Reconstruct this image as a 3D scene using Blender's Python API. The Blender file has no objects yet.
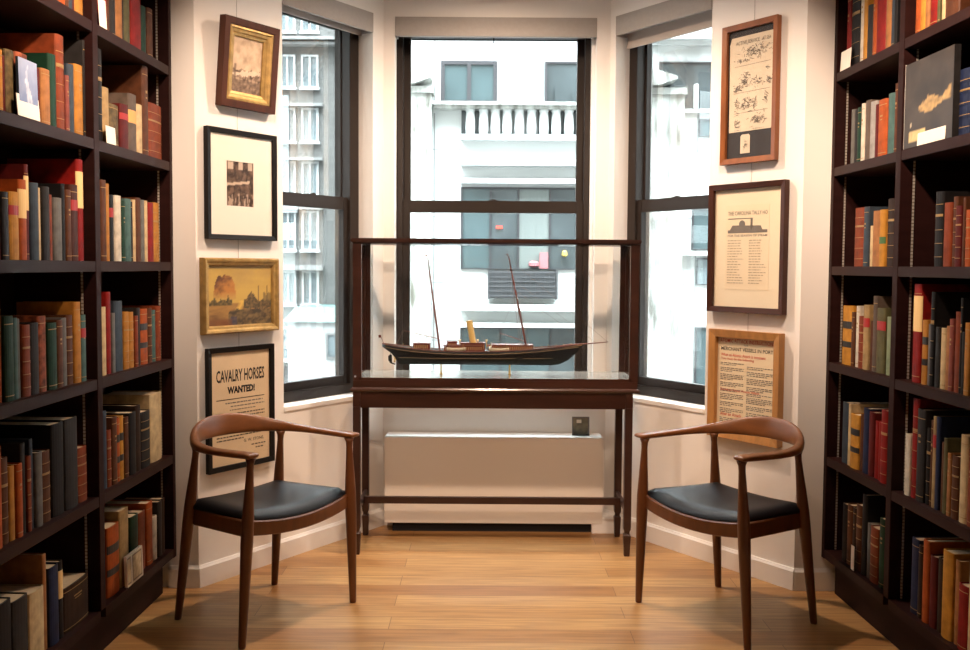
import bpy, bmesh, math, random
from mathutils import Vector, Matrix, noise
random.seed(7)
SC = bpy.context.scene
COL = SC.collection

# ------------------------------------------------------------------ camera
cam_d = bpy.data.cameras.new('camera'); cam = bpy.data.objects.new('camera', cam_d); COL.objects.link(cam)
cam_d.sensor_width = 36.0; cam_d.lens = 943.0 / 970.0 * 36.0; cam_d.shift_y = -9.0 / 970.0
cam_d.clip_start = 0.05; cam_d.clip_end = 200
PITCH = math.atan(50.0 / 943.0); ROLL = 0.0067
_f = Vector((0, math.cos(PITCH), -math.sin(PITCH))); _u = Vector((0, math.sin(PITCH), math.cos(PITCH))); _r = Vector((1, 0, 0))
_rr = _r * math.cos(ROLL) + _u * math.sin(ROLL); _uu = _u * math.cos(ROLL) - _r * math.sin(ROLL)
cam.matrix_world = Matrix(((_rr.x, _uu.x, -_f.x, 0), (_rr.y, _uu.y, -_f.y, 0), (_rr.z, _uu.z, -_f.z, 1.42), (0, 0, 0, 1)))
SC.camera = cam

# ------------------------------------------------------------------ sky, lamps, exposure
SC.view_settings.view_transform = 'Standard'; SC.view_settings.look = 'None'
SC.view_settings.gamma = 1.0; SC.view_settings.use_curve_mapping = False
SC.view_settings.exposure = 0.45
W = bpy.data.worlds.new('overcast_sky'); SC.world = W; W.use_nodes = True
_bg = W.node_tree.nodes['Background']; _bg.inputs[0].default_value = (0.86, 0.94, 1.0, 1)
# overcast sky: brighter towards the zenith
_nt = W.node_tree; _tc = _nt.nodes.new('ShaderNodeTexCoord'); _sx = _nt.nodes.new('ShaderNodeSeparateXYZ'); _nt.links.new(_tc.outputs['Generated'], _sx.inputs[0])
def _m(op, a, b):
    n = _nt.nodes.new('ShaderNodeMath'); n.operation = op; n.inputs[1].default_value = b; _nt.links.new(a, n.inputs[0]); return n.outputs[0]
SKY = 6.0
_nt.links.new(_m('MULTIPLY', _m('ADD', _m('MULTIPLY', _m('POWER', _m('MAXIMUM', _sx.outputs['Z'], 0.0), 3.0), 10.0), 0.42), SKY), _bg.inputs[1])
SC.cycles.use_denoising = True
SC.cycles.max_bounces = 10; SC.cycles.transparent_max_bounces = 24; SC.cycles.caustics_reflective = False; SC.cycles.caustics_refractive = False
SC.cycles.sample_clamp_indirect = 6.0

WARM = (1.0, 0.725, 0.535)
def spot(name, loc, target, watt, deg, blend=0.6, rad=0.06, col=WARM):
    d = bpy.data.lights.new(name, 'SPOT'); d.energy = watt; d.spot_size = math.radians(deg); d.spot_blend = blend
    d.shadow_soft_size = rad; d.color = col
    o = bpy.data.objects.new(name, d); COL.objects.link(o); o.location = loc
    o.rotation_euler = (Vector(target) - Vector(loc)).to_track_quat('-Z', 'Y').to_euler()
    return o
LAMPS = [
    ('bay_downlight', (0.06, 4.30, 2.98), (0.06, 4.40, 0.0), 135, 158, 0.9),
    ('left_ceiling_spot', (-0.72, 2.75, 2.98), (-0.90, 4.50, 1.55), 135, 58, 0.9),
    ('right_ceiling_spot', (0.84, 2.75, 2.98), (1.03, 4.50, 1.55), 135, 58, 0.9),
    ('middle_ceiling_spot', (0.06, 2.75, 2.98), (0.06, 4.45, 0.1), 75, 60, 0.9),
    ('rear_ceiling_spot', (0.06, 0.6, 2.95), (0.06, 4.70, 0.25), 170, 30, 0.7),
    ('left_shelf_spot', (-0.45, 2.6, 2.98), (-1.40, 3.12, 2.15), 215, 58, 1.0),
    ('right_shelf_spot', (0.57, 2.6, 2.98), (1.50, 3.22, 2.15), 215, 58, 1.0),
]
for a in LAMPS: spot(*a)

# ------------------------------------------------------------------ materials
MATS = {}
def lin(c):
    return tuple(((x / 255.0) / 12.92 if x / 255.0 <= 0.04045 else ((x / 255.0 + 0.055) / 1.055) ** 2.4) for x in c)
def mat(name, col, rough=0.5, metal=0.0, var=0.0, scale=8.0, bump=0.0, stretch=(1, 1, 1), spec=0.5, col2=None, coat=0.0):
    if name in MATS: return MATS[name]
    m = bpy.data.materials.new(name); m.use_nodes = True; nt = m.node_tree; b = nt.nodes['Principled BSDF']
    b.inputs['Base Color'].default_value = (*col, 1); b.inputs['Roughness'].default_value = rough
    b.inputs['Metallic'].default_value = metal; b.inputs['Specular IOR Level'].default_value = spec
    b.inputs['Coat Weight'].default_value = coat; b.inputs['Coat Roughness'].default_value = 0.15
    if var > 0 or bump > 0:
        tc = nt.nodes.new('ShaderNodeTexCoord'); mp = nt.nodes.new('ShaderNodeMapping'); mp.inputs['Scale'].default_value = stretch
        nz = nt.nodes.new('ShaderNodeTexNoise'); nz.inputs['Scale'].default_value = scale; nz.inputs['Detail'].default_value = 6
        nt.links.new(tc.outputs['Object'], mp.inputs['Vector']); nt.links.new(mp.outputs['Vector'], nz.inputs['Vector'])
        if var > 0:
            rp = nt.nodes.new('ShaderNodeValToRGB'); c2 = col2 or tuple(min(1, x * (1 + var)) for x in col)
            c1 = col if col2 else tuple(x * (1 - var) for x in col)
            rp.color_ramp.elements[0].position = 0.32; rp.color_ramp.elements[1].position = 0.68
            rp.color_ramp.elements[0].color = (*c1, 1); rp.color_ramp.elements[1].color = (*c2, 1)
            nt.links.new(nz.outputs['Fac'], rp.inputs['Fac']); nt.links.new(rp.outputs['Color'], b.inputs['Base Color'])
        if bump > 0:
            bp = nt.nodes.new('ShaderNodeBump'); bp.inputs['Strength'].default_value = bump; bp.inputs['Distance'].default_value = 0.002
            nt.links.new(nz.outputs['Fac'], bp.inputs['Height']); nt.links.new(bp.outputs['Normal'], b.inputs['Normal'])
    MATS[name] = m
    return m
def glass(name, tint=(1, 1, 1), refl=0.7):
    m = bpy.data.materials.new(name); m.use_nodes = True; nt = m.node_tree; nt.nodes.remove(nt.nodes['Principled BSDF'])
    out = nt.nodes['Material Output']; tr = nt.nodes.new('ShaderNodeBsdfTransparent'); tr.inputs[0].default_value = (*tint, 1)
    gl = nt.nodes.new('ShaderNodeBsdfGlossy'); gl.inputs['Roughness'].default_value = 0.0
    fr = nt.nodes.new('ShaderNodeFresnel'); fr.inputs['IOR'].default_value = 1.45
    mu = nt.nodes.new('ShaderNodeMath'); mu.operation = 'MULTIPLY'; mu.inputs[1].default_value = refl
    mx = nt.nodes.new('ShaderNodeMixShader'); nt.links.new(fr.outputs[0], mu.inputs[0]); nt.links.new(mu.outputs[0], mx.inputs[0])
    nt.links.new(tr.outputs[0], mx.inputs[1]); nt.links.new(gl.outputs[0], mx.inputs[2]); nt.links.new(mx.outputs[0], out.inputs['Surface'])
    MATS[name] = m
    return m
def attr_mat(name, rough=0.8):
    m = bpy.data.materials.new(name); m.use_nodes = True; nt = m.node_tree; b = nt.nodes['Principled BSDF']
    a = nt.nodes.new('ShaderNodeAttribute'); a.attribute_name = 'pigment'; b.inputs['Roughness'].default_value = rough
    nt.links.new(a.outputs['Color'], b.inputs['Base Color']); MATS[name] = m
    return m
def floor_mat():
    m = bpy.data.materials.new('oak_planks'); m.use_nodes = True; nt = m.node_tree; b = nt.nodes['Principled BSDF']
    tc = nt.nodes.new('ShaderNodeTexCoord')
    mp0 = nt.nodes.new('ShaderNodeMapping'); mp0.inputs['Location'].default_value = (0.37, 0.066, 0)
    br = nt.nodes.new('ShaderNodeTexBrick'); br.offset = 0.37; br.inputs['Scale'].default_value = 1.0
    br.inputs['Brick Width'].default_value = 1.5; br.inputs['Row Height'].default_value = 0.127; br.inputs['Mortar Size'].default_value = 0.0012
    br.inputs['Color1'].default_value = (0.0, 0.0, 0.0, 1); br.inputs['Color2'].default_value = (1, 1, 1, 1); br.inputs['Mortar'].default_value = (0.5, 0.5, 0.5, 1)
    br.inputs['Bias'].default_value = 0.0
    nt.links.new(tc.outputs['Object'], mp0.inputs['Vector']); nt.links.new(mp0.outputs['Vector'], br.inputs['Vector'])
    rp = nt.nodes.new('ShaderNodeValToRGB'); e = rp.color_ramp.elements
    e[0].color = (0.345, 0.163, 0.055, 1); e[1].color = (0.54, 0.325, 0.135, 1)
    nt.links.new(br.outputs['Color'], rp.inputs['Fac'])
    mp = nt.nodes.new('ShaderNodeMapping'); mp.inputs['Scale'].default_value = (1.6, 26, 1); nt.links.new(tc.outputs['Object'], mp.inputs['Vector'])
    nz = nt.nodes.new('ShaderNodeTexNoise'); nz.inputs['Scale'].default_value = 2.2; nz.inputs['Detail'].default_value = 8; nz.inputs['Distortion'].default_value = 0.6
    nt.links.new(mp.outputs['Vector'], nz.inputs['Vector'])
    r2 = nt.nodes.new('ShaderNodeValToRGB'); r2.color_ramp.elements[0].color = (0.74, 0.70, 0.66, 1); r2.color_ramp.elements[1].color = (1.12, 1.12, 1.1, 1)
    r2.color_ramp.elements[0].position = 0.3; r2.color_ramp.elements[1].position = 0.65
    nt.links.new(nz.outputs['Fac'], r2.inputs['Fac'])
    mx = nt.nodes.new('ShaderNodeMixRGB'); mx.blend_type = 'MULTIPLY'; mx.inputs[0].default_value = 1.0
    nt.links.new(rp.outputs['Color'], mx.inputs[1]); nt.links.new(r2.outputs['Color'], mx.inputs[2])
    m3 = nt.nodes.new('ShaderNodeMixRGB'); m3.blend_type = 'MIX'; m3.inputs[2].default_value = (0.16, 0.075, 0.028, 1)
    nt.links.new(br.outputs['Fac'], m3.inputs[0]); nt.links.new(mx.outputs[0], m3.inputs[1]); nt.links.new(m3.outputs[0], b.inputs['Base Color'])
    b.inputs['Roughness'].default_value = 0.31
    bp = nt.nodes.new('ShaderNodeBump'); bp.inputs['Strength'].default_value = 0.06; nt.links.new(nz.outputs['Fac'], bp.inputs['Height']); nt.links.new(bp.outputs['Normal'], b.inputs['Normal'])
    MATS['oak_planks'] = m
    return m

PAINT = mat('white_wall_paint', (0.85, 0.82, 0.785), 0.6, var=0.02, scale=3)
TRIM = mat('white_trim_paint', (0.86, 0.845, 0.82), 0.35)
CEIL = mat('ceiling_paint', (0.8, 0.78, 0.75), 0.7)
ESPRESSO = mat('espresso_wood', (0.019, 0.0062, 0.0054), 0.5, spec=0.10, var=0.18, scale=5, stretch=(1, 1, 6))
SHELFWOOD = mat('espresso_shelf_wood', (0.020, 0.0066, 0.0056), 0.46, spec=0.12, var=0.15, scale=6)
BRONZE = mat('bronze_window_metal', (0.021, 0.015, 0.012), 0.45, spec=0.3)
TEAK_SHADED = mat('oiled_teak_shaded', (0.120, 0.038, 0.0100), 0.38, var=0.22, scale=6, stretch=(4, 4, 0.7), bump=0.05)  # legs and rails: same wood as the arms, under-lit shade put into the colour
TEAKARM = mat('oiled_teak_arm', (0.185, 0.063, 0.016), 0.36, var=0.2, scale=7, stretch=(1, 4, 4))
LEATHER = mat('black_leather', (0.0055, 0.0062, 0.0090), 0.45, spec=0.28, bump=0.12, scale=160)
MAHOG = mat('mahogany', (0.034, 0.0108, 0.0060), 0.30, var=0.3, scale=4, stretch=(0.7, 5, 5), coat=0.3)
DARKLEG = mat('dark_mahogany', (0.035, 0.014, 0.010), 0.32, var=0.2, scale=6)
SHADE = mat('taupe_shade_fabric', (0.37, 0.345, 0.32), 0.7, var=0.03, scale=60)
SHADEIN = mat('shade_cloth', (0.46, 0.41, 0.37), 0.8)
WGLASS = glass('window_glass', (0.97, 0.99, 0.98), 0.5)
CGLASS = glass('case_glass', (0.992, 0.994, 0.990), 0.4)
PGLASS = glass('picture_glass', (1, 1, 1), 0.03)
OAK = floor_mat()
BRASS = mat('brass', (0.55, 0.37, 0.14), 0.3, 1.0)
STEEL = mat('steel', (0.55, 0.55, 0.55), 0.35, 0.9)
RADW = mat('radiator_enamel', (0.76, 0.72, 0.67), 0.4)
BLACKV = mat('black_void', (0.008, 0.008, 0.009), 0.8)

# ------------------------------------------------------------------ mesh helpers
class MB:
    def __init__(self): self.v = []; self.f = []; self.mi = []; self.mats = []
    def slot(self, m):
        if m is None: return 0
        if m not in self.mats: self.mats.append(m)
        return self.mats.index(m)
    def add(self, vs, fs, m=None, M=None):
        n = len(self.v); k = self.slot(m)
        self.v += [tuple(M @ Vector(p)) if M else tuple(p) for p in vs]
        for f in fs: self.f.append(tuple(i + n for i in f)); self.mi.append(k)
        return self
    def box(self, a, b, m=None, M=None):
        x0, x1 = sorted((a[0], b[0])); y0, y1 = sorted((a[1], b[1])); z0, z1 = sorted((a[2], b[2]))
        vs = [(x0, y0, z0), (x1, y0, z0), (x1, y1, z0), (x0, y1, z0), (x0, y0, z1), (x1, y0, z1), (x1, y1, z1), (x0, y1, z1)]
        return self.add(vs, [(0, 3, 2, 1), (4, 5, 6, 7), (0, 1, 5, 4), (1, 2, 6, 5), (2, 3, 7, 6), (3, 0, 4, 7)], m, M)
    def loft(self, rings, m=None, cap=True, M=None, close=True):
        n = len(rings[0]); vs = [p for r in rings for p in r]; fs = []
        for i in range(len(rings) - 1):
            for j in range(n if close else n - 1):
                a = i * n + j; b = i * n + (j + 1) % n; fs.append((a, b, b + n, a + n))
        if cap: fs.append(tuple(reversed(range(n)))); fs.append(tuple(range((len(rings) - 1) * n, len(rings) * n)))
        return self.add(vs, fs, m, M)
    def tube(self, pts, r, m=None, n=8, M=None):
        pts = [Vector(p) for p in pts]; rs = r if isinstance(r, (list, tuple)) else [r] * len(pts); rings = []
        for i, p in enumerate(pts):
            t = (pts[min(i + 1, len(pts) - 1)] - pts[max(i - 1, 0)]).normalized()
            a = t.cross(Vector((0, 0, 1)) if abs(t.z) < 0.9 else Vector((1, 0, 0))).normalized(); b = t.cross(a)
            rings.append([p + (a * math.cos(2 * math.pi * k / n) + b * math.sin(2 * math.pi * k / n)) * rs[i] for k in range(n)])
        return self.loft(rings, m, True, M)
    def lathe(self, prof, c=(0, 0, 0), m=None, n=14, M=None, sq=None):
        rings = []
        for r, z in prof:
            ring = []
            for k in range(n):
                t = 2 * math.pi * (k + 0.5) / n; s = 1.0
                if sq: s = 1.0 / max(abs(math.cos(t)), abs(math.sin(t)))
                ring.append((c[0] + r * s * math.cos(t), c[1] + r * s * math.sin(t), c[2] + z))
            rings.append(ring)
        return self.loft(rings, m, True, M)
    def prism(self, poly, z0, z1, m=None, M=None):
        n = len(poly); vs = [(x, y, z0) for x, y in poly] + [(x, y, z1) for x, y in poly]
        fs = [tuple(reversed(range(n))), tuple(range(n, 2 * n))] + [(i, (i + 1) % n, (i + 1) % n + n, i + n) for i in range(n)]
        return self.add(vs, fs, m, M)
    def mesh(self, name, m=None, bevel=0.0, smooth=False, recalc=True):
        me = bpy.data.meshes.new(name); me.from_pydata(self.v, [], self.f)
        ms = self.mats if self.mats else [m]
        for q in ms: me.materials.append(q)
        if self.mats:
            for p, k in zip(me.polygons, self.mi): p.material_index = k
        if recalc or bevel > 0:
            bm = bmesh.new(); bm.from_mesh(me)
            if recalc: bmesh.ops.recalc_face_normals(bm, faces=bm.faces)
            if bevel > 0:
                es = [e for e in bm.edges if len(e.link_faces) == 2 and e.calc_face_angle(0) > 0.6]
                bmesh.ops.bevel(bm, geom=es, offset=bevel, segments=2, affect='EDGES', clamp_overlap=True)
            bm.to_mesh(me); bm.free()
        if smooth:
            for p in me.polygons: p.use_smooth = True
        return me
    def build(self, name, m=None, parent=None, bevel=0.0, smooth=False, label=None, recalc=True, sub=0):
        o = bpy.data.objects.new(name, self.mesh(name, m, bevel, smooth, recalc)); COL.objects.link(o)
        if parent is not None: o.parent = parent
        if label: o['label'] = label
        if sub:
            md = o.modifiers.new('round', 'SUBSURF'); md.levels = sub; md.render_levels = sub
        return o
def thing(name, label, cat, loc=(0, 0, 0), rz=0.0, group=None, kind=None, rx=0.0):
    o = bpy.data.objects.new(name, None); COL.objects.link(o); o.location = loc; o.rotation_euler = (rx, 0, rz); o.empty_display_size = 0.05
    if kind: o['kind'] = kind
    if label: o['label'] = label
    if cat: o['category'] = cat
    if group: o['group'] = group
    return o
def tag(o, label, cat, group=None):
    o['label'] = label; o['category'] = cat
    if group: o['group'] = group
    return o
def struct(mb, name, m, parent=None, bevel=0.0):
    o = mb.build(name, m, parent, bevel)
    if parent is None: o['kind'] = 'structure'
    return o
def text_into(mb, s, x0, x1, z0, z1, y, m, bold=0.0, thick=0.0006):
    cu = bpy.data.curves.new('lettering', 'FONT'); cu.body = s; cu.offset = bold; cu.resolution_u = 2
    ob = bpy.data.objects.new('lettering', cu); COL.objects.link(ob); bpy.context.view_layer.update()
    me = ob.evaluated_get(bpy.context.evaluated_depsgraph_get()).to_mesh()
    vs = [v.co.copy() for v in me.vertices]; fs = [tuple(p.vertices) for p in me.polygons]
    bpy.data.objects.remove(ob, do_unlink=True); bpy.data.curves.remove(cu)
    xa = min(v.x for v in vs); xb = max(v.x for v in vs); ya = min(v.y for v in vs); yb = max(v.y for v in vs)
    out = [(x0 + (v.x - xa) / (xb - xa) * (x1 - x0), y, z0 + (v.y - ya) / (yb - ya) * (z1 - z0)) for v in vs]
    mb.add(out, fs, m)
def dashes(mb, x0, x1, z, h, y, m, rng, last=1.0):
    x = x0; end = x0 + (x1 - x0) * last
    while x < end - 0.002:
        w = min(rng.uniform(0.006, 0.022), end - x)
        mb.add([(x, y, z), (x + w, y, z), (x + w, y, z + h), (x, y, z + h)], [(0, 1, 2, 3)], m); x += w + rng.uniform(0.003, 0.005)
def painted(name, w, h, nx, ny, fn, y, parent, rough=0.8, m=None):
    vs = []; fs = []; cols = []
    for j in range(ny + 1):
        for i in range(nx + 1):
            u = i / nx; v = j / ny; vs.append((-w / 2 + w * u, y, h * v)); cols.append((*fn(u, v), 1.0))
    for j in range(ny):
        for i in range(nx):
            a = j * (nx + 1) + i; fs.append((a, a + 1, a + nx + 2, a + nx + 1))
    me = bpy.data.meshes.new(name); me.from_pydata(vs, [], fs); at = me.color_attributes.new('pigment', 'FLOAT_COLOR', 'POINT')
    for k, c in enumerate(cols): at.data[k].color = c
    me.materials.append(m or attr_mat(name + '_pigment', rough))
    o = bpy.data.objects.new(name, me); COL.objects.link(o); o.parent = parent
    return o
def N2(x, y, s=0.0, o=4): return noise.fractal(Vector((x, y, s)), 1.0, 2.0, o)
def mixc(a, b, t): t = max(0.0, min(1.0, t)); return tuple(a[i] * (1 - t) + b[i] * t for i in range(3))

# ------------------------------------------------------------------ the room shell
DL = Vector((0.564163, 0.825663, 0)); ANG_L = math.atan2(DL.y, DL.x)           # left bay wall, viewer's right
DR = Vector((0.577702, -0.816248, 0)); ANG_R = math.atan2(DR.y, DR.x)           # right bay wall, viewer's right
A_L = Vector((-1.251, 4.083, 0)); A_R = Vector((1.372, 4.10, 0)); LEN_L = 1.239; LEN_R = 1.232
B_L = A_L + DL * LEN_L; B_R = A_R - DR * LEN_R
H = 3.05; YF = 5.106
M_L = Matrix.Translation(A_L) @ Matrix.Rotation(ANG_L, 4, 'Z')                 # x along wall from near corner, y outward
M_R = Matrix.Translation(B_R) @ Matrix.Rotation(ANG_R, 4, 'Z')                 # x along wall from far corner, y outward
struct(MB().box((-1.9, -1.7, -0.12), (2.1, 5.06, 0)).prism([(-1.25, 5.06), (1.37, 5.06), (0.80, 5.35), (-0.70, 5.35)], -0.12, 0), 'floor', OAK)
struct(MB().box((-2.0, -1.8, H), (2.2, 5.37, H + 0.15)), 'ceiling', CEIL)
struct(MB().box((-1.95, -1.7, 0), (-1.70, 4.083, H)), 'wall_left', PAINT)
struct(MB().box((1.86, -1.7, 0), (2.11, 4.10, H)), 'wall_right', PAINT)
struct(MB().box((-1.95, -1.9, 0), (2.11, -1.7, H)), 'wall_back', PAINT)
struct(MB().box((-1.70, -1.7, 0), (-1.392, 2.540, H)), 'wall_left_pier', PAINT)
struct(MB().box((1.55, -1.7, 0), (1.86, 2.832, H)), 'wall_right_pier', PAINT)
struct(MB().box((-1.95, 4.083, 0), (-1.2515, 4.33, H)), 'wall_left_return', PAINT)
struct(MB().box((1.3725, 4.10, 0), (2.11, 4.34, H)), 'wall_right_return', PAINT)
def wall_with_opening(name, L, u0, u1, z0, z1, M, ext0=0.0, ext1=0.12, t=0.24):
    mb = MB()
    mb.box((-ext0, 0, 0), (u0, t, H), None, M); mb.box((u1, 0, 0), (L + ext1, t, H), None, M)
    mb.box((u0, 0, 0), (u1, t, z0), None, M); mb.box((u0, 0, z1), (u1, t, H), None, M)
    return struct(mb, name, PAINT)
ZS, ZT = 0.735, 2.745
wall_with_opening('wall_front_left', LEN_L, 0.508, 1.155, ZS, ZT, M_L, 0.0, 0.0)
wall_with_opening('wall_front_right', LEN_R, LEN_R - 1.190, LEN_R - 0.530, ZS, ZT, M_R, 0.0, 0.0)
M_C = Matrix.Translation((B_L.x, YF, 0))
LEN_C = B_R.x - B_L.x
wall_with_opening('wall_front', LEN_C, -0.491 - B_L.x, 0.588 - B_L.x, ZS, ZT, M_C, 0.05, 0.05)
# baseboards with a small sloped cap
def board(name, L, M, e0=0.0, e1=0.0):
    prof = [(0, 0), (-0.014, 0), (-0.014, 0.083), (-0.009, 0.090), (-0.006, 0.096), (0, 0.096)]
    mb = MB(); mb.loft([[(x, y, z) for y, z in prof] for x in (-e0, L + e1)], None, True, M)
    return struct(mb, name, TRIM)
board('baseboard_front_left', LEN_L, M_L, 0.006)
board('baseboard_front_right', LEN_R, M_R, 0.0, 0.006)
board('baseboard_left_return', 0.135, Matrix.Translation((-1.251 - 0.13, 4.083, 0)))
board('baseboard_right_return', 0.19, Matrix.Translation((1.372, 4.10, 0)))
board('baseboard_front', LEN_C, M_C)
mb = MB(); mb.box((0.576, 4.955, 0), (0.80, 5.10, 0.082)); struct(mb, 'trim_1', TRIM, None, 0.002)

# the building this room belongs to, seen only by the sky outside
m = MB(); m.box((-22, 1.5, H + 0.16), (22, 4.34, 16)); m.box((-22, 1.5, -9), (22, 4.34, -0.13)); m.box((-22, 1.5, -0.13), (-2.2, 4.34, H + 0.16)); m.box((2.4, 1.5, -0.13), (22, 4.34, H + 0.16)); struct(m, 'wall_outside', mat('house_stone', (0.3, 0.29, 0.27), 0.9))

# windows: double hung, bronze metal
WHITESTRIP = mat('outer_strip_white', (0.75, 0.77, 0.77), 0.5)
def window(name, w, M, recess, left_w, right_w, edge_strip=0, z0=ZS, z1=2.680, mid=(1.711, 1.779), glass_x=(0.07, 0.07), glass_up=None, sill=True):
    r = thing(name, None, None, kind='structure'); r.matrix_world = M
    y = recess; fr = MB()
    fr.box((0, y, z0), (left_w, y + 0.11, z1)); fr.box((w - right_w, y, z0), (w, y + 0.11, z1))
    fr.box((left_w, y, z1 - 0.012), (w - right_w, y + 0.11, z1)); fr.box((0, y, z1), (w, y + 0.11, ZT - 0.0005)); fr.box((left_w, y - 0.004, z0), (w - right_w, y + 0.11, z0 + 0.052))
    fr.build('window_frame', BRONZE, r, 0.002)
    def sash(nm, yy, za, zb, bot, top, gx):
        s = MB(); a, b = left_w * 0.4, w - right_w * 0.4; gl, gr = gx
        s.box((a, yy, za), (gl, yy + 0.035, zb)); s.box((w - gr, yy, za), (b, yy + 0.035, zb))
        s.box((gl, yy, za), (w - gr, yy + 0.035, za + bot)); s.box((gl, yy, zb - top), (w - gr, yy + 0.035, zb))
        o = s.build(nm, BRONZE, r, 0.002)
        MB().box((gl - 0.004, yy + 0.014, za + bot - 0.004), (w - gr + 0.004, yy + 0.019, zb - top + 0.004)).build('glass_pane', WGLASS, o)
        return o
    sash('upper_sash', y + 0.060, mid[0] + 0.01, z1 - 0.004, 0.05, 0.008, glass_up or glass_x)
    lo = sash('lower_sash', y + 0.018, z0 + 0.05, mid[1], 0.045, 0.066, glass_x)
    cx = w / 2
    k = MB(); k.box((cx - 0.020, y + 0.020, mid[1] - 0.001), (cx + 0.020, y + 0.045, mid[1] + 0.004)); k.box((cx - 0.004, y + 0.022, mid[1] + 0.004), (cx + 0.020, y + 0.034, mid[1] + 0.008))
    k.build('sash_lock', BRONZE, r)
    k = MB(); k.tube([(cx - 0.0, y + 0.05, z1 - 0.008), (cx + 0.0, y + 0.045, z1 - 0.04)], 0.004); k.build('pull_ring', BRONZE, r)
    if edge_strip:
        jx = w - 0.047 if edge_strip > 0 else 0.033
        MB().box((jx, y + 0.112, z0 + 0.05), (jx + 0.014, y + 0.128, z1 - 0.01)).build('outer_strip', WHITESTRIP, r)  # pale vertical strip just outside the glass edge
    if sill:
        MB().box((0, -0.006, ZS - 0.022), (w + 0.0, recess + 0.004, ZS + 0.001)).build('window_sill', TRIM, r, 0.002)
    return r
window('window_1', 1.155 - 0.508, M_L @ Matrix.Translation((0.508, 0, 0)), 0.10, 0.04, 0.070, glass_x=(0.075, 0.100), glass_up=(0.075, 0.076), edge_strip=1)
window('window_3', 1.190 - 0.530, M_R @ Matrix.Translation((LEN_R - 1.190, 0, 0)), 0.10, 0.060, 0.04, glass_x=(0.090, 0.075), glass_up=(0.072, 0.075), z1=2.665, edge_strip=-1)
window('window_2', 1.059, Matrix.Translation((-0.491, YF, 0)), 0.10, 0.035, 0.030, glass_x=(0.073, 0.068))
MB().box((0.568, YF + 0.06, ZS), (0.5885, YF + 0.2, 2.66)).build('trim_2', TRIM)['kind'] = 'structure'

# roller shades in the window heads
def shade(w, M, label, drop, hb=2.643, ht=2.744):
    r = thing('roller_shade', label, 'shade', group='roller shades at the bay windows'); r.matrix_world = M
    v = MB(); v.box((0.001, -0.004, hb), (w - 0.001, 0.012, ht)); v.box((0.001, 0.012, ht - 0.01), (w - 0.001, 0.075, ht)); v.box((0.001, 0.012, hb), (0.012, 0.075, ht - 0.01)); v.box((w - 0.012, 0.012, hb), (w - 0.001, 0.075, ht - 0.01))
    v.build('valance', SHADE, r, 0.001)
    MB().tube([(0.014, 0.045, ht - 0.046), (w - 0.014, 0.045, ht - 0.046)], 0.026, None, 12).build('roller_tube', SHADEIN, r, smooth=False)
    c = MB(); c.box((0.016, 0.070, drop), (w - 0.016, 0.0715, ht - 0.04)); c.box((0.016, 0.066, drop - 0.012), (w - 0.016, 0.076, drop + 0.004))
    c.build('shade_cloth', SHADEIN, r)
shade(1.155 - 0.508, M_L @ Matrix.Translation((0.508, 0, 0)), 'taupe roller shade over the left angled window, fully rolled up', 2.645)
shade(1.079, Matrix.Translation((-0.491, YF, 0)), 'taupe roller shade across the head of the middle window', 2.668)
shade(0.660, M_R @ Matrix.Translation((LEN_R - 1.190, 0, 0)), 'taupe roller shade over the right angled window, cloth hanging slightly lower', 2.592)

# ------------------------------------------------------------------ outside: street and buildings
STONE = mat('white_limestone', (0.40, 0.412, 0.408), 0.8, var=0.05, scale=0.8)
STAIN = mat('weathered_limestone', (0.37, 0.38, 0.36), 0.85, var=0.5, scale=2.6, stretch=(2.4, 1, 0.6), col2=(0.075, 0.070, 0.055))
_e = [q for q in STAIN.node_tree.nodes if q.type == 'VALTORGB'][0].color_ramp.elements; _e[0].position = 0.44; _e[1].position = 0.72
JOINT = mat('stone_joint', (0.17, 0.18, 0.18), 0.9)
DKFR = mat('dark_window_metal', (0.016, 0.015, 0.018), 0.5)
TEALG = mat('teal_window_pane', (0.036, 0.056, 0.060), 0.25, var=0.25, scale=1.2)
GREYG = mat('grey_window_pane', (0.033, 0.042, 0.045), 0.25, var=0.3, scale=1.5)
CURT = mat('pale_curtain_pane', (0.10, 0.115, 0.11), 0.5, var=0.12, scale=6, stretch=(6, 1, 0.1))
GBRICK = mat('grey_brick', (0.115, 0.115, 0.11), 0.9, var=0.12, scale=2.5, stretch=(1, 1, 4))
GBAND = mat('grey_stone_band', (0.20, 0.20, 0.195), 0.9, var=0.1, scale=3)
WHITEF = mat('white_sash_paint', (0.38, 0.395, 0.395), 0.6)
PALEG = mat('pale_window_pane', (0.13, 0.16, 0.17), 0.3, var=0.25, scale=2)
COPPER = mat('green_copper_roof', (0.055, 0.125, 0.115), 0.6, var=0.25, scale=3)
STREET = mat('asphalt', (0.12, 0.12, 0.12), 0.9)
struct(MB().box((-40, 6.5, -9.2), (40, 40, -9)), 'trim_3', STREET).name = 'floor_street'
YB = 18.0
wb = thing('building', 'white limestone building with balustrade, seen through the middle and right windows', 'building', (0, YB, -9))
O = lambda z: z + 9.0
m = MB(); m.box((-2.7, 0, 0), (9.5, 6, O(9.5))); m.build('wall', STONE, wb)
m = MB()
for x in (-0.98, 0.26, 1.08):
    m.box((x - 0.014, -0.004, O(4.5)), (x + 0.014, 0.01, O(9)))
for x in (-0.98, 2.3, 3.05, 3.72, 4.0): m.box((x - 0.012, -0.004, O(-4)), (x + 0.012, 0.01, O(4.3)))
for z in (5.62, 3.62, 2.35, 1.1, 0.0, -1.0): m.box((-2.7, -0.003, O(z) - 0.008), (-0.47, 0.01, O(z) + 0.008)); m.box((2.2, -0.003, O(z) - 0.008), (9, 0.01, O(z) + 0.008))
m.build('stone_joints', JOINT, wb)
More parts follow.
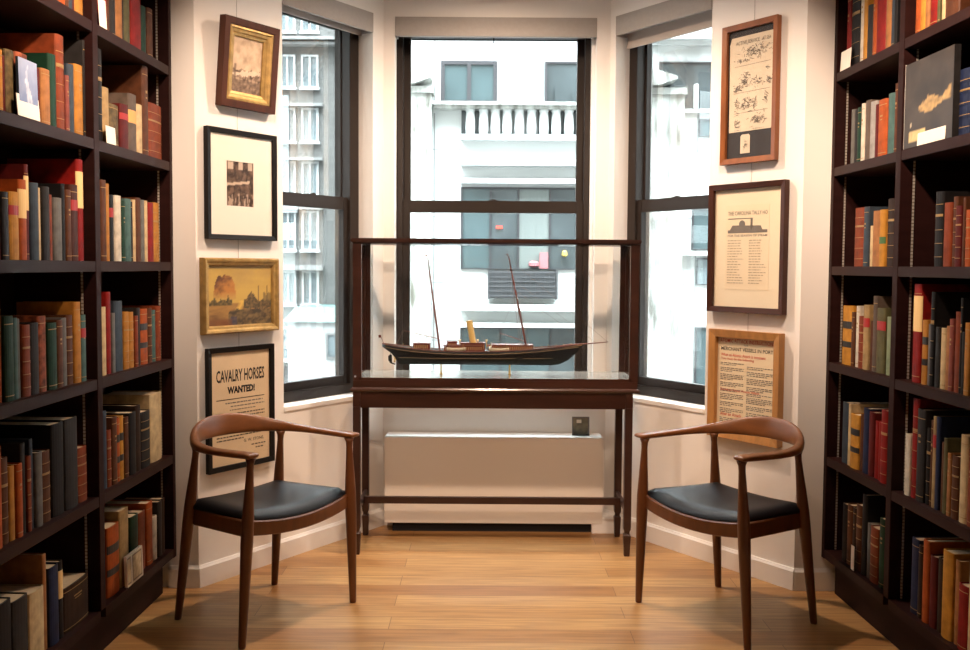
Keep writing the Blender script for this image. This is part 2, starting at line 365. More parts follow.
m = MB(); m.box((-2.4, -0.30, 0), (-1.02, 0.1, O(4.62))); m.box((-2.45, -0.36, O(4.62)), (-0.98, 0.1, O(4.74))); m.build('corner_pier', STAIN, wb)
m = MB(); m.box((2.72, -0.30, 0), (3.68, 0.1, O(4.62))); m.box((2.66, -0.36, O(4.62)), (3.72, 0.1, O(4.74))); m.build('corner_pier', STAIN, wb)
for x in (-2.2, 2.5):
    m = MB(); x1 = -1.02 if x < 0 else 3.50; m.loft([[(x, yy, O(z)) for yy, z in ((-0.5, 4.76), (-0.5, 5.03), (0.1, 5.03), (0.1, 4.76))], [(x1 - 0.35, yy, O(z)) for yy, z in ((-0.5, 4.76), (-0.5, 5.03), (0.1, 5.03), (0.1, 4.76))], [(x1, yy, O(z)) for yy, z in ((-0.5, 4.87), (-0.5, 4.93), (0.1, 4.93), (0.1, 4.87))]])
    m.build('cornice_return', STAIN, wb)
m = MB(); m.box((3.1, -0.25, O(5.66)), (9.0, 0.1, O(5.78))); m.box((3.1, -0.12, O(5.58)), (9.0, 0.1, O(5.66))); m.build('frieze', STONE, wb)
def bwin(x0, x1, z0, z1, panes, fw=0.07, par=wb, fm=DKFR, d=0.05, nm='window'):
    f = MB(); f.box((x0, -d, O(z0)), (x0 + fw, 0.02, O(z1))); f.box((x1 - fw, -d, O(z0)), (x1, 0.02, O(z1)))
    f.box((x0 + fw, -d, O(z1) - fw), (x1 - fw, 0.02, O(z1))); f.box((x0 + fw, -d, O(z0)), (x1 - fw, 0.02, O(z0) + fw * 0.5))
    for (a, b, c) in panes[1:]: f.box((a - fw / 2, -d, O(z0) + fw * 0.5), (a + fw / 2, 0.02, O(z1) - fw))
    fo = f.build(nm, fm, par)
    for (a, b, c) in panes: MB().box((max(a, x0 + 0.01), -0.02, O(z0) + 0.01), (min(b, x1 - 0.01), 0.0, O(z1) - 0.01)).build('pane', c, fo)
    return fo
bwin(-0.86, 0.20, 4.50, 5.27, [(-0.86, -0.33, TEALG), (-0.33, 0.20, TEALG)])
bwin(1.10, 2.30, 4.50, 5.27, [(1.10, 2.30, GREYG)], 0.04)
m = MB(); m.box((1.28, -0.10, O(4.52)), (1.56, -0.03, O(4.74))); m.build('air_conditioner', GREYG, wb)
m = MB(); m.box((-1.0, -0.34, O(4.41)), (2.35, 0.05, O(4.47))); m.box((-0.97, -0.26, O(4.35)), (2.35, 0.05, O(4.41))); m.build('ledge', STAIN, wb)
m = MB(); m.box((-0.47, -0.012, O(3.88)), (0.02, 0.01, O(4.35))); m.box((0.98, -0.012, O(3.88)), (2.3, 0.01, O(4.35))); m.build('balcony_gap_shade', GREYG, wb)  # flat dark panels paint shade into the gaps behind the balusters
for x in (-0.30, -0.05, 0.17, 0.39, 0.62, 0.85, 1.08, 1.31, 1.55, 1.79, 2.03):
    m = MB(); m.lathe([(0.05, 0), (0.09, 0.02), (0.095, 0.12), (0.088, 0.3), (0.08, 0.42), (0.095, 0.45), (0.095, 0.47)], (x, -0.13, O(3.88)), None, 12); m.build('baluster', STONE, wb, smooth=True)
m = MB(); m.box((-0.47, -0.24, O(3.78)), (2.35, 0.02, O(3.88))); m.build('balustrade_base', STONE, wb)
m = MB()
for z0, z1, d in ((3.30, 3.42, 0.30), (2.97, 3.06, 0.25), (0.58, 0.70, 0.35), (0.27, 0.35, 0.35)): m.box((-0.47, -d, O(z0)), (2.35, 0.02, O(z1)))
m.build('string_course', STONE, wb)
bwin(-0.47, 2.20, 1.36, 2.91, [(-0.47, 0.09, TEALG), (0.09, 0.62, GREYG), (0.62, 1.22, CURT), (1.22, 2.20, GREYG)], 0.035)
m = MB(); m.box((0.20, -0.06, O(2.13)), (0.32, -0.03, O(2.18))); RED = mat('red_lit_sign', (0.9, 0.05, 0.03), 0.4); RED.node_tree.nodes['Principled BSDF'].inputs['Emission Color'].default_value = (1, 0.06, 0.04, 1); RED.node_tree.nodes['Principled BSDF'].inputs['Emission Strength'].default_value = 0.6
m.build('lit_sign', RED, wb, label='small red light in the window')
m = MB(); m.box((1.03, -0.07, O(1.38)), (1.19, -0.03, O(1.68))); m.lathe([(0.05, 0), (0.10, 0.03), (0.10, 0.09), (0.05, 0.12)], (0.92, -0.08, O(1.40)), None, 10); m.build('window_object', mat('pink_plastic', (0.30, 0.10, 0.11), 0.5), wb, label='pink ornaments on the window sill')
m = MB(); m.lathe([(0.02, 0), (0.06, 0.03), (0.05, 0.10), (0.02, 0.13)], (1.50, -0.08, O(1.60)), None, 10); m.build('window_object', mat('yellow_lamp_tint', (0.30, 0.21, 0.05), 0.5), wb, label='small yellow lamp')  # yellow lamp, its glow put into plain colour
MESHM = mat('iron_mesh', (0.022, 0.023, 0.026), 0.7, var=0.3, scale=9)
m = MB(); m.box((0.09, -0.30, O(0.82)), (1.32, -0.02, O(1.33))); m.box((0.05, -0.33, O(0.80)), (0.09, -0.02, O(1.35))); m.box((1.32, -0.33, O(0.80)), (1.36, -0.02, O(1.35))); m.box((0.42, -0.315, O(1.13)), (1.0, -0.30, O(1.16))); m.box((0.42, -0.315, O(0.92)), (0.45, -0.30, O(1.13))); m.box((0.97, -0.315, O(0.92)), (1.0, -0.30, O(1.13))); m.build('guard_cage', MESHM, wb, label='dark iron mesh guard cage')
m = MB()
for i in range(14): m.box((0.12 + i * 0.09, -0.315, O(0.83)), (0.132 + i * 0.09, -0.301, O(1.32)))
for i in range(6): m.box((0.10, -0.325, O(0.86) + i * 0.088), (1.31, -0.316, O(0.87) + i * 0.088))
m.build('guard_bars', mat('guard_bar_iron', (0.055, 0.056, 0.060), 0.7), wb)
bwin(-0.47, 2.20, -1.2, 0.25, [(-0.47, 0.30, TEALG), (0.30, 1.25, TEALG), (1.25, 2.20, GREYG)], 0.03)
bwin(3.25, 4.6, 4.39, 5.28, [(3.25, 4.6, GREYG)], 0.03)
m = MB(); m.box((3.70, -0.08, O(4.33)), (4.6, 0.02, O(4.40))); m.box((3.90, -0.10, O(4.40)), (3.98, 0.02, O(4.86))); m.build('window_stonework', STONE, wb)
bwin(4.02, 4.6, 3.89, 4.22, [(4.02, 4.6, TEALG)], 0.03)
bwin(3.92, 4.6, 1.75, 2.55, [(3.92, 4.6, TEALG)], 0.03)
m = MB(); m.box((3.59, -0.2, O(1.64)), (4.7, 0.02, O(1.73))); m.build('window_sill', STAIN, wb)
bwin(4.01, 4.6, 1.09, 1.60, [(4.01, 4.6, PALEG)], 0.03)
bwin(4.02, 4.6, -0.9, 0.28, [(4.02, 4.6, TEALG)], 0.03)
# grey brick building on the left
YG = 26.0
gb = thing('building', 'grey brick building with white sash windows, seen through the left window', 'building', (0, YG, -9))
m = MB(); m.box((-16, 0, 0), (-3.2, 6, O(14))); m.build('wall', GBRICK, gb)
m = MB()
for z0, z1, d in ((7.34, 7.42, 0.3), (7.46, 7.54, 0.4), (5.72, 5.80, 0.2), (4.26, 4.34, 0.2), (2.93, 3.05, 0.2), (1.27, 1.42, 0.25)):
    m.box((-16, -d, O(z0)), (-4.45 if z0 < 7 else -3.2, 0.02, O(z1)))
m.build('stone_band', GBAND, gb)
for z0, z1 in ((7.74, 8.6), (6.24, 7.12), (4.78, 5.69), (3.33, 4.24), (1.83, 2.90), (0.34, 1.25), (-1.2, -0.3)):
    for xc in (-5.42, -4.81, -6.9, -6.3):
        w2 = 0.235 if xc > -5.0 or xc == -6.3 else 0.22
        f = bwin(xc - w2, xc + w2, z0, z1, [(xc - w2, xc, PALEG), (xc, xc + w2, PALEG)], 0.055, gb, WHITEF, 0.06)
        MB().box((xc - w2 - 0.04, -0.12, O(z0) - 0.07), (xc + w2 + 0.04, 0.02, O(z0))).build('window_sill', WHITEF, gb)
# pale low building with green copper roof
tb = thing('building', 'low white building with a green copper roof, at the foot of the grey one', 'building', (0, 23.5, -9))
m = MB(); m.box((-4.92, 0, 0), (-2.9, 2, O(0.02))); m.build('wall', STONE, tb)
m = MB(); m.loft([[(-5.04, -0.1, O(0.0)), (-2.85, -0.1, O(0.0)), (-2.85, 2.1, O(0.0)), (-5.04, 2.1, O(0.0))], [(-4.78, 0.25, O(0.35)), (-2.85, 0.25, O(0.35)), (-2.85, 1.9, O(0.35)), (-4.78, 1.9, O(0.35))]]); m.build('roof', COPPER, tb)
bwin(-3.97, -3.35, -0.90, -0.28, [(-3.97, -3.35, PALEG)], 0.05, tb, GBAND, 0.05)

# ------------------------------------------------------------------ bookcases
ZT6 = [0.19, 0.60, 1.015, 1.428, 1.85, 2.25, 2.66]
TH = 0.037; DEPTH = 0.30; TOPZ = 2.92
CASES = {}
def bookcase(side, origin, d, div, div2, s_end, label):
    d = Vector((d[0], d[1], 0)).normalized(); n = Vector((d.y, -d.x, 0))
    if (side == 'left') == (n.x > 0): n = -n
    # local frame: x = s (from the window end towards the room), y = into the shelves (left: right-handed flip handled by signs)
    sg = 1 if d.cross(n).z > 0 else -1
    M = Matrix(((d.x, n.x, 0, origin[0]), (d.y, n.y, 0, origin[1]), (0, 0, 1, 0), (0, 0, 0, 1)))
    rz = math.atan2(n.y, n.x) - math.pi / 2          # local +y -> n ; local x -> d * sg
    r = thing('bookcase', label, 'bookcase', (origin[0], origin[1], 0), rz, 'tall dark bookcases')
    X = lambda s: s * sg
    def bx(name, a, b, bev=0.0015, m=ESPRESSO):
        return MB().box((X(a[0]), a[1], a[2]), (X(b[0]), b[1], b[2])).build(name, m, r, bev)
    bx('side_panel', (0, 0, 0.150), (0.030, DEPTH, TOPZ)); bx('side_panel', (s_end - 0.03, 0, 0.150), (s_end, DEPTH, TOPZ))
    for q in (div,): bx('divider', (q - 0.0205, 0, 0.189), (q + 0.0205, DEPTH - 0.01, TOPZ - 0.03))
    bx('back_panel', (0.03, DEPTH - 0.012, 0.15), (s_end - 0.03, DEPTH, TOPZ))
    bx('top_board', (0.03, 0, TOPZ - 0.03), (s_end - 0.03, DEPTH - 0.012, TOPZ))
    bx('toe_kick', (0.045, 0.045, 0), (s_end - 0.01, 0.065, 0.150))
    bays = [(0.03, div - 0.0205), (div + 0.0205, s_end - 0.03)]
    for k, z in enumerate(ZT6):
        for a, b in bays:
            bx('shelf', (a, 0.001, z - TH), (b, DEPTH - 0.012, z), 0.0012, SHELFWOOD)
    # slotted metal shelf standards on the faces that look into the room
    for a, b in bays:
        for yy in (0.046,):
            bx('shelf_standard', (a, yy, 0.192), (a + 0.003, yy + 0.007, 2.62), 0, STANDARD)
    CASES[side] = dict(o=Vector((origin[0], origin[1], 0)), d=d, n=n, rz=rz, sg=sg, div=div, div2=div2)
    return r
def slotted():
    m = bpy.data.materials.new('slotted_steel'); m.use_nodes = True; nt = m.node_tree; b = nt.nodes['Principled BSDF']
    b.inputs['Roughness'].default_value = 0.45; b.inputs['Metallic'].default_value = 0.55
    tc = nt.nodes.new('ShaderNodeTexCoord'); sx = nt.nodes.new('ShaderNodeSeparateXYZ'); nt.links.new(tc.outputs['Object'], sx.inputs[0])
    mo = nt.nodes.new('ShaderNodeMath'); mo.operation = 'MODULO'; mo.inputs[1].default_value = 0.0127; nt.links.new(sx.outputs['Z'], mo.inputs[0])
    gt = nt.nodes.new('ShaderNodeMath'); gt.operation = 'GREATER_THAN'; gt.inputs[1].default_value = 0.0085; nt.links.new(mo.outputs[0], gt.inputs[0])
    mx = nt.nodes.new('ShaderNodeMixRGB'); mx.inputs[1].default_value = (0.60, 0.56, 0.50, 1); mx.inputs[2].default_value = (0.25, 0.20, 0.15, 1); nt.links.new(gt.outputs[0], mx.inputs[0])
    nt.links.new(mx.outputs[0], b.inputs['Base Color'])
    return m
STANDARD = slotted()
bookcase('left', (-1.336, 4.045), (-0.0215, -0.9998), 0.745, 1.49, 1.50, 'tall dark brown bookcase full of old books along the left wall')
bookcase('right', (1.490, 4.098), (0.0281, -0.9996), 0.624, 1.25, 1.26, 'tall dark brown bookcase full of old books along the right wall')

# ------------------------------------------------------------------ books
PAL = {'taupe': (112, 98, 88), 'orange': (186, 94, 38), 'brown': (104, 64, 40), 'slate': (70, 82, 94), 'maroon': (104, 28, 26), 'ochre': (196, 138, 62),
       'marbled': (112, 96, 66), 'patterned': (150, 84, 56), 'tan': (182, 128, 80), 'green': (30, 70, 52), 'russet': (146, 72, 40), 'rose': (150, 84, 74),
       'charcoal': (54, 52, 52), 'gold': (210, 152, 62), 'cream': (222, 196, 152), 'grey': (122, 120, 116), 'leather': (84, 46, 34), 'red': (150, 30, 24),
       'teal': (88, 120, 116), 'black': (34, 32, 34), 'navy': (40, 52, 84), 'umber': (64, 46, 36), 'buff': (186, 158, 112), 'white': (232, 222, 204),
       'olive': (108, 104, 72), 'silver': (176, 172, 168), 'sage': (150, 162, 130)}
WORD = {'leather': 'dark leather', 'gold': 'golden tan', 'buff': 'buff', 'marbled': 'marbled olive', 'patterned': 'red-and-tan patterned', 'rose': 'dusty rose', 'russet': 'russet brown', 'grey': 'weathered grey'}
COVER = {}
for k_, c_ in PAL.items():
    l_ = tuple(0.64 * x ** 1.10 for x in lin(c_))
    if k_ in ('marbled', 'patterned'): COVER[k_] = mat('cover_' + k_, l_, 0.6, spec=0.2, var=0.7, scale=40)
    else: COVER[k_] = mat('cover_' + k_, l_, 0.55, spec=0.2, var=0.26, scale=26)
GILT = mat('gilt_tooling', (0.30, 0.185, 0.065), 0.5, 0.2)
PAGES = mat('aged_page_edges', (0.50, 0.38, 0.24), 0.85, var=0.15, scale=60, stretch=(8, 1, 0.2))
LABELM = {'r': mat('red_label', lin((150, 26, 24)), 0.5), 'c': mat('cream_label', lin((224, 190, 130)), 0.7), 'k': mat('black_label', (0.012, 0.011, 0.011), 0.5),
          't': mat('tan_label', lin((206, 150, 84)), 0.6), 'g': mat('green_label', lin((60, 96, 52)), 0.6)}
LABELW = {'r': 'red title label', 'c': 'cream paper label', 'k': 'black title label', 't': 'tan title label', 'g': 'green title label'}
def arc(w, b, n=8, off=0.0):
    return [(-(w / 2 + off) * math.cos(math.pi * i / n), -(b + off) * math.sin(math.pi * i / n)) for i in range(n + 1)]
def strip(mb, w, b, z0, z1, off, m, yb=0.0):
    a = arc(w, b, 8, off); c = [(x * 0.86, y * 0.4 + 0.0012 + yb) for x, y in reversed(a)]
    mb.prism(a + c, z0, z1, m)
def book(w, h, dp, col, feat, rng):
    r = bpy.data.objects.new('book', None); COL.objects.link(r); r.empty_display_size = 0.03
    cm = COVER[col]; t = min(0.0035, w * 0.14); b = min(0.010, w * 0.22)
    c = MB(); c.box((-w / 2, 0.0, 0), (-w / 2 + t, dp, h), cm); c.box((w / 2 - t, 0.0, 0), (w / 2, dp, h), cm); strip(c, w, b, 0, h, 0, cm)
    if feat == 'b':
        for q in (0.10, 0.28, 0.46, 0.64, 0.80): strip(c, w - 0.003, b, h * q, h * q + 0.006, 0.0012, cm); strip(c, w - 0.002, b, h * q + 0.0065, h * q + 0.0085, 0.0008, GILT)
        strip(c, w - 0.002, b, h * 0.67, h * 0.70, 0.0008, GILT)
    else:
        mode = rng.random()
        if mode < 0.36:
            for q in (0.06, 0.90): strip(c, w - 0.002, b, h * q, h * q + 0.0025, 0.0008, GILT)
        if mode < 0.22:
            strip(c, w * 0.7, b, h * 0.70, h * 0.73, 0.0006, GILT); strip(c, w * 0.6, b, h * 0.64, h * 0.66, 0.0006, GILT)
    c.build('cover', None, r)
    MB().box((-w / 2 + t, 0.003, 0.003), (w / 2 - t, dp - 0.005, h - 0.004)).build('page_block', PAGES, r)
    if feat in LABELM:
        bands = {'r': [(0.66, 0.80)], 'c': [(0.52, 0.88)], 'k': [(0.62, 0.74), (0.30, 0.40)], 't': [(0.50, 0.72)], 'g': [(0.40, 0.52)]}[feat]
        for a, z in bands:
            l = MB(); strip(l, w * 0.98, b, h * a, h * z, 0.0010, LABELM[feat]); l.build('title_label', None, r, label=LABELW[feat])
    return r
BOOKS = {
('L','near',5): '0.960 0.047 0.105 taupe;0.912 0.049 0.113 orange b;0.883 0.029 0.115 brown;0.847 0.037 0.115 slate;0.832 0.015 0.116 maroon;0.775 0.057 0.110 ochre',
('L','near',4): '1.302 0.027 0.178 ochre;1.286 0.017 0.166 maroon;1.235 0.051 0.188 marbled;1.159 0.074 0.193 patterned;1.107 0.049 0.168 brown;1.085 0.022 0.170 maroon;1.027 0.058 0.175 tan;0.972 0.051 0.234 green;0.911 0.059 0.308 russet b;0.888 0.025 0.187 rose;0.844 0.044 0.230 slate;0.775 0.068 0.239 ochre;0.746 0.027 0.331 charcoal',
('L','near',3): '1.327 0.048 0.199 maroon;1.289 0.038 0.196 charcoal;1.232 0.057 0.200 gold r;1.187 0.044 0.240 orange c;1.159 0.027 0.289 maroon c;1.111 0.050 0.237 slate;1.086 0.025 0.225 cream;1.040 0.046 0.231 charcoal;1.014 0.027 0.209 russet;0.959 0.055 0.202 grey;0.930 0.028 0.251 black;0.895 0.036 0.234 brown;0.835 0.059 0.254 leather r;0.788 0.046 0.344 red c',
('L','near',2): '1.344 0.042 0.336 tan;1.329 0.016 0.298 orange;1.274 0.055 0.250 green;1.249 0.026 0.242 teal;1.228 0.020 0.238 grey;1.181 0.048 0.218 russet b;1.126 0.055 0.221 charcoal;1.067 0.055 0.239 patterned;1.008 0.060 0.214 green;0.966 0.041 0.220 brown;0.931 0.035 0.225 grey;0.884 0.047 0.232 brown b;0.834 0.049 0.274 ochre;0.797 0.038 0.228 teal r',
('L','near',1): '1.359 0.047 0.295 orange;1.310 0.046 0.254 brown b;1.277 0.034 0.222 ochre;1.242 0.035 0.221 orange;1.212 0.029 0.277 charcoal;1.188 0.024 0.232 russet b;1.163 0.024 0.280 slate;1.120 0.044 0.233 grey;1.058 0.062 0.226 brown b;0.964 0.085 0.301 black;0.870 0.094 0.303 charcoal;0.791 0.073 0.188 russet b',
('L','near',0): '1.308 0.097 0.244 black;1.215 0.093 0.225 charcoal;1.115 0.096 0.215 cream;1.087 0.026 0.308 tan;1.021 0.067 0.255 navy;0.990 0.031 0.256 black c;0.794 0.190 0.151 umber',
('L','far',5): '0.583 0.030 0.181 red;0.548 0.035 0.169 brown;0.504 0.045 0.159 charcoal;0.439 0.056 0.191 tan;0.420 0.019 0.179 black;0.362 0.058 0.193 olive;0.261 0.101 0.227 red;0.199 0.063 0.207 green;0.145 0.054 0.175 brown',
('L','far',4): '0.632 0.042 0.328 black b;0.570 0.065 0.203 buff;0.481 0.090 0.155 marbled;0.405 0.076 0.169 maroon r;0.326 0.079 0.221 taupe t;0.265 0.061 0.194 cream;0.199 0.063 0.356 brown;0.057 0.145 0.222 russet b',
('L','far',3): '0.618 0.047 0.291 brown;0.583 0.035 0.281 ochre;0.539 0.044 0.244 black r;0.485 0.055 0.244 white;0.447 0.038 0.228 green;0.390 0.058 0.239 teal;0.360 0.030 0.231 black;0.330 0.030 0.241 cream;0.279 0.051 0.251 brown;0.242 0.037 0.246 grey;0.210 0.032 0.245 cream;0.150 0.060 0.240 red;0.082 0.068 0.244 ochre b',
('L','far',2): '0.624 0.043 0.248 cream;0.575 0.039 0.301 red;0.550 0.027 0.222 grey;0.466 0.078 0.264 slate;0.414 0.048 0.220 ochre b;0.365 0.049 0.217 ochre b;0.335 0.030 0.200 russet;0.298 0.036 0.230 charcoal;0.219 0.079 0.223 orange k;0.176 0.044 0.224 brown b;0.137 0.039 0.214 teal;0.085 0.051 0.229 russet',
('L','far',1): '0.628 0.038 0.285 slate;0.595 0.035 0.209 russet b;0.549 0.045 0.251 brown;0.512 0.037 0.240 orange k;0.475 0.037 0.242 gold k;0.437 0.038 0.232 brown;0.368 0.069 0.243 black;0.316 0.051 0.261 umber;0.222 0.095 0.226 charcoal b;0.080 0.129 0.283 cream',
('L','far',0): '0.536 0.107 0.259 orange k;0.445 0.085 0.293 buff;0.361 0.079 0.246 green;0.268 0.088 0.235 russet;0.202 0.065 0.256 orange;0.147 0.050 0.181 white;0.101 0.046 0.232 charcoal;0.054 0.047 0.233 umber',
('R','far',5): '0.070 0.038 0.343 red;0.113 0.080 0.333 black b;0.193 0.039 0.324 white;0.232 0.033 0.305 gold;0.268 0.042 0.214 charcoal;0.307 0.037 0.283 orange;0.344 0.080 0.273 red;0.423 0.043 0.263 tan;0.466 0.034 0.259 slate;0.499 0.025 0.251 black',
('R','far',4): '0.135 0.030 0.227 grey;0.165 0.030 0.222 charcoal;0.195 0.039 0.225 green;0.233 0.029 0.235 white;0.262 0.047 0.241 taupe;0.309 0.055 0.228 silver;0.364 0.031 0.209 maroon;0.395 0.074 0.219 orange;0.468 0.059 0.231 teal;0.527 0.027 0.260 brown',
('R','far',3): '0.184 0.088 0.239 russet b;0.291 0.042 0.238 slate;0.335 0.027 0.161 cream;0.365 0.071 0.217 tan;0.436 0.047 0.218 gold g;0.486 0.063 0.256 umber b',
('R','far',2): '0.091 0.102 0.247 gold k;0.194 0.030 0.225 brown;0.223 0.034 0.251 white;0.258 0.048 0.212 russet b;0.304 0.051 0.259 buff r;0.358 0.023 0.197 brown;0.377 0.040 0.297 taupe;0.419 0.070 0.252 olive r;0.507 0.046 0.222 sage',
('R','far',1): '0.118 0.067 0.256 slate;0.190 0.025 0.255 cream;0.216 0.083 0.222 gold k;0.299 0.028 0.231 brown;0.326 0.055 0.262 navy;0.382 0.045 0.254 maroon;0.428 0.035 0.225 red;0.464 0.034 0.227 red;0.497 0.055 0.280 red b',
('R','far',0): '0.158 0.051 0.242 black;0.209 0.049 0.251 brown;0.259 0.029 0.249 umber;0.287 0.052 0.271 brown b;0.343 0.042 0.325 black;0.388 0.032 0.219 grey;0.420 0.070 0.217 russet b;0.494 0.051 0.270 green',
('R','near',5): '0.666 0.037 0.199 orange;0.703 0.037 0.195 gold;0.740 0.029 0.185 tan;0.768 0.056 0.179 red;0.824 0.017 0.168 olive;0.841 0.024 0.166 cream;0.865 0.091 0.165 brown',
('R','near',4): '0.959 0.087 0.217 navy b;1.053 0.053 0.144 cream',
('R','near',3): '0.852 0.054 0.254 black b;0.913 0.049 0.213 russet;0.962 0.029 0.230 brown b;0.991 0.037 0.198 maroon b;1.031 0.015 0.222 brown;1.047 0.033 0.182 orange b;1.080 0.041 0.268 cream',
('R','near',2): '0.717 0.059 0.351 red c;0.787 0.036 0.226 ochre k;0.823 0.024 0.214 grey;0.844 0.027 0.326 black b;0.876 0.030 0.207 charcoal;0.913 0.033 0.206 cream;0.945 0.026 0.215 tan;0.970 0.029 0.240 rose;0.998 0.037 0.265 russet;1.034 0.015 0.311 black;1.053 0.018 0.202 charcoal;1.070 0.033 0.233 ochre;1.100 0.038 0.308 umber',
('R','near',1): '0.693 0.041 0.222 white;0.731 0.048 0.358 red b;0.780 0.057 0.327 charcoal;0.839 0.028 0.268 black b;0.866 0.017 0.299 brown;0.882 0.024 0.316 buff r;0.906 0.027 0.317 navy;0.936 0.026 0.237 brown;0.961 0.026 0.255 olive;0.989 0.025 0.210 tan;1.014 0.046 0.208 brown b;1.058 0.051 0.285 cream;1.111 0.046 0.247 russet',
('R','near',0): '0.756 0.058 0.270 navy;0.815 0.028 0.258 umber;0.846 0.045 0.288 orange;0.893 0.047 0.247 maroon;0.940 0.039 0.253 umber;0.978 0.069 0.294 gold;1.049 0.031 0.279 tan;1.082 0.059 0.214 red;1.139 0.040 0.303 cream',}
ORD = ['first', 'second', 'third', 'fourth', 'fifth', 'sixth', 'seventh', 'eighth', 'ninth', 'tenth', 'eleventh', 'twelfth', 'thirteenth', 'fourteenth', 'fifteenth', 'sixteenth', 'seventeenth']
SHELFN = ['bottom', 'second-lowest', 'third-lowest', 'third-highest', 'second-highest', 'topmost visible']
def place_on_shelf(o, side, s, k, y=0.0, dz=0.0, extra=0.0):
    cs = CASES[side]; p = cs['o'] + cs['d'] * s + cs['n'] * y
    o.location = (p.x, p.y, ZT6[k] + 0.0005 + dz); o.rotation_euler = (0, 0, cs['rz'] + extra)
rng = random.Random(11)
for (sd, bay, k), txt in BOOKS.items():
    side = 'left' if sd == 'L' else 'right'; cs = CASES[side]
    lo = 0.036 if bay == 'far' else cs['div'] + 0.024
    hi = cs['div'] - 0.022 if bay == 'far' else cs['div2'] - 0.022
    rows = [e.split() for e in txt.split(';')]
    rows.sort(key=lambda e: float(e[0]), reverse=(side == 'left'))
    iv = [[float(e[0]), float(e[0]) + float(e[1])] for e in rows]
    idx = sorted(range(len(rows)), key=lambda i: iv[i][0]); prev = lo
    for i in idx:
        iv[i][0] = max(iv[i][0], prev); iv[i][1] = max(iv[i][1], iv[i][0] + 0.014); prev = iv[i][1] + 0.0006
    nxt = hi
    for i in reversed(idx):
        iv[i][1] = min(iv[i][1], nxt); iv[i][0] = min(iv[i][0], iv[i][1] - 0.012); nxt = iv[i][0] - 0.0006
    for n_, (e, (s0, s1)) in enumerate(zip(rows, iv)):
        w = s1 - s0 - 0.0008
        if w < 0.008: continue
        h = float(e[2]); col = e[3]; feat = e[4] if len(e) > 4 else ''
        if k == 5: h = {('L', 'near'): 0.27, ('L', 'far'): max(h, 0.19), ('R', 'far'): min(h, 0.33), ('R', 'near'): 0.27}[(sd, bay)] - (0.0 if h < 0.2 else 0) + rng.uniform(-0.02, 0.02)
        h = min(h, 0.362)
        dp = min(0.235, max(0.13, h * 0.72)) + rng.uniform(-0.01, 0.01)
        o = book(w, h, dp, col, feat, rng)
        place_on_shelf(o, side, (s0 + s1) / 2, k, 0.030 + rng.uniform(-0.003, 0.006))
        size = ('tall ' if h > 0.27 else 'short ' if h < 0.205 else '') + ('thick ' if w > 0.065 and h <= 0.27 else 'slim ' if w < 0.033 and h <= 0.27 else '')
        lab = f"{size}{WORD.get(col, col)} book, {ORD[n_]} from the left, {SHELFN[k]} shelf, {side} bookcase's {bay} bay"
        tag(o, lab, 'book', f"books on the {SHELFN[k]} shelf of the {side} bookcase, {bay} bay")

# cards, pamphlets and display books on the shelves
CARD = mat('white_card', (0.80, 0.75, 0.66), 0.7)
def card(side, s, k, w, h, label, lean=0.35, y=0.020):
    o = MB().box((-w / 2, 0, 0), (w / 2, 0.0016, h)).build('label_card', CARD)
    place_on_shelf(o, side, s, k, y, 0.0016 * math.sin(lean) + 0.0004); o.rotation_euler = (-lean, 0, CASES[side]['rz']); tag(o, label, 'card', 'white label cards on the shelves')
    return o
card('left', 1.205, 4, 0.130, 0.064, 'white label card in front of the blue ship picture, left bookcase', 0.08, 0.0005)
card('left', 0.610, 4, 0.080, 0.062, 'small white label card, second-highest shelf of left bookcase, far bay', 0.06, 0.004)
card('left', 0.668, 5, 0.060, 0.100, 'upright white card leaning on books, topmost visible shelf, left bookcase', 0.05, 0.003)
card('right', 0.108, 5, 0.100, 0.080, 'white label card at window end of top visible shelf, right bookcase', 0.05, 0.004)
card('right', 0.855, 4, 0.190, 0.044, 'white label card below the black art book, right bookcase', 0.06, 0.0005)
card('right', 0.308, 0, 0.030, 0.100, 'narrow white paper slip against brown books, bottom shelf, right bookcase', 0.0, 0.007)
def blue_pic(u, v):
    base = mixc((0.10, 0.14, 0.30), (0.28, 0.33, 0.48), v + 0.25 * N2(u * 5, v * 5, 3))
    d = abs(u - 0.5 - 0.08 * math.sin(v * 7)) - 0.34 * (1 - v) * 0.6
    if d < 0 and v > 0.14: base = mixc(base, (0.62, 0.66, 0.74), 0.55 + 0.45 * N2(u * 12, v * 9, 5))
    if v < 0.2 and abs(u - 0.6) < 0.18: base = mixc(base, (0.75, 0.75, 0.76), 0.7)
    return base
pt = thing('picture_booklet', 'blue picture booklet of a ship standing face out, left bookcase', 'booklet')
MB().box((-0.055, 0.0012, 0), (0.055, 0.008, 0.172)).build('booklet_body', COVER['slate'], pt)
painted('cover_picture', 0.110, 0.172, 20, 28, blue_pic, 0.0, pt, 0.35)
place_on_shelf(pt, 'left', 1.200, 4, 0.0032, 0.001); pt.rotation_euler = (-0.02, 0, CASES['left']['rz'])
def art_pic(u, v):
    c = mixc((0.016, 0.012, 0.010), (0.052, 0.038, 0.030), 0.5 + 0.6 * N2(u * 4, v * 4, 1))
    hull = 0.40 + 0.035 * math.sin(u * 9)
    if 0.30 < u < 0.97 and hull < v < hull + 0.11 + 0.10 * abs(N2(u * 9, 2, 8)) + 0.05 * math.sin(u * 14): c = mixc(c, (0.55, 0.36, 0.13), 0.6 + 0.5 * N2(u * 16, v * 16, 2))
    if 0.12 < u < 0.46 and 0.05 < v < 0.18: c = mixc(c, (0.72, 0.56, 0.25), 0.75 + 0.3 * N2(u * 20, v * 14, 6))
    if 0.13 < u < 0.16 and 0.24 < v < 0.29: c = (0.7, 0.6, 0.4)
    return c
ab = thing('art_book', 'large glossy black art book with a golden ship, standing face out', 'book')
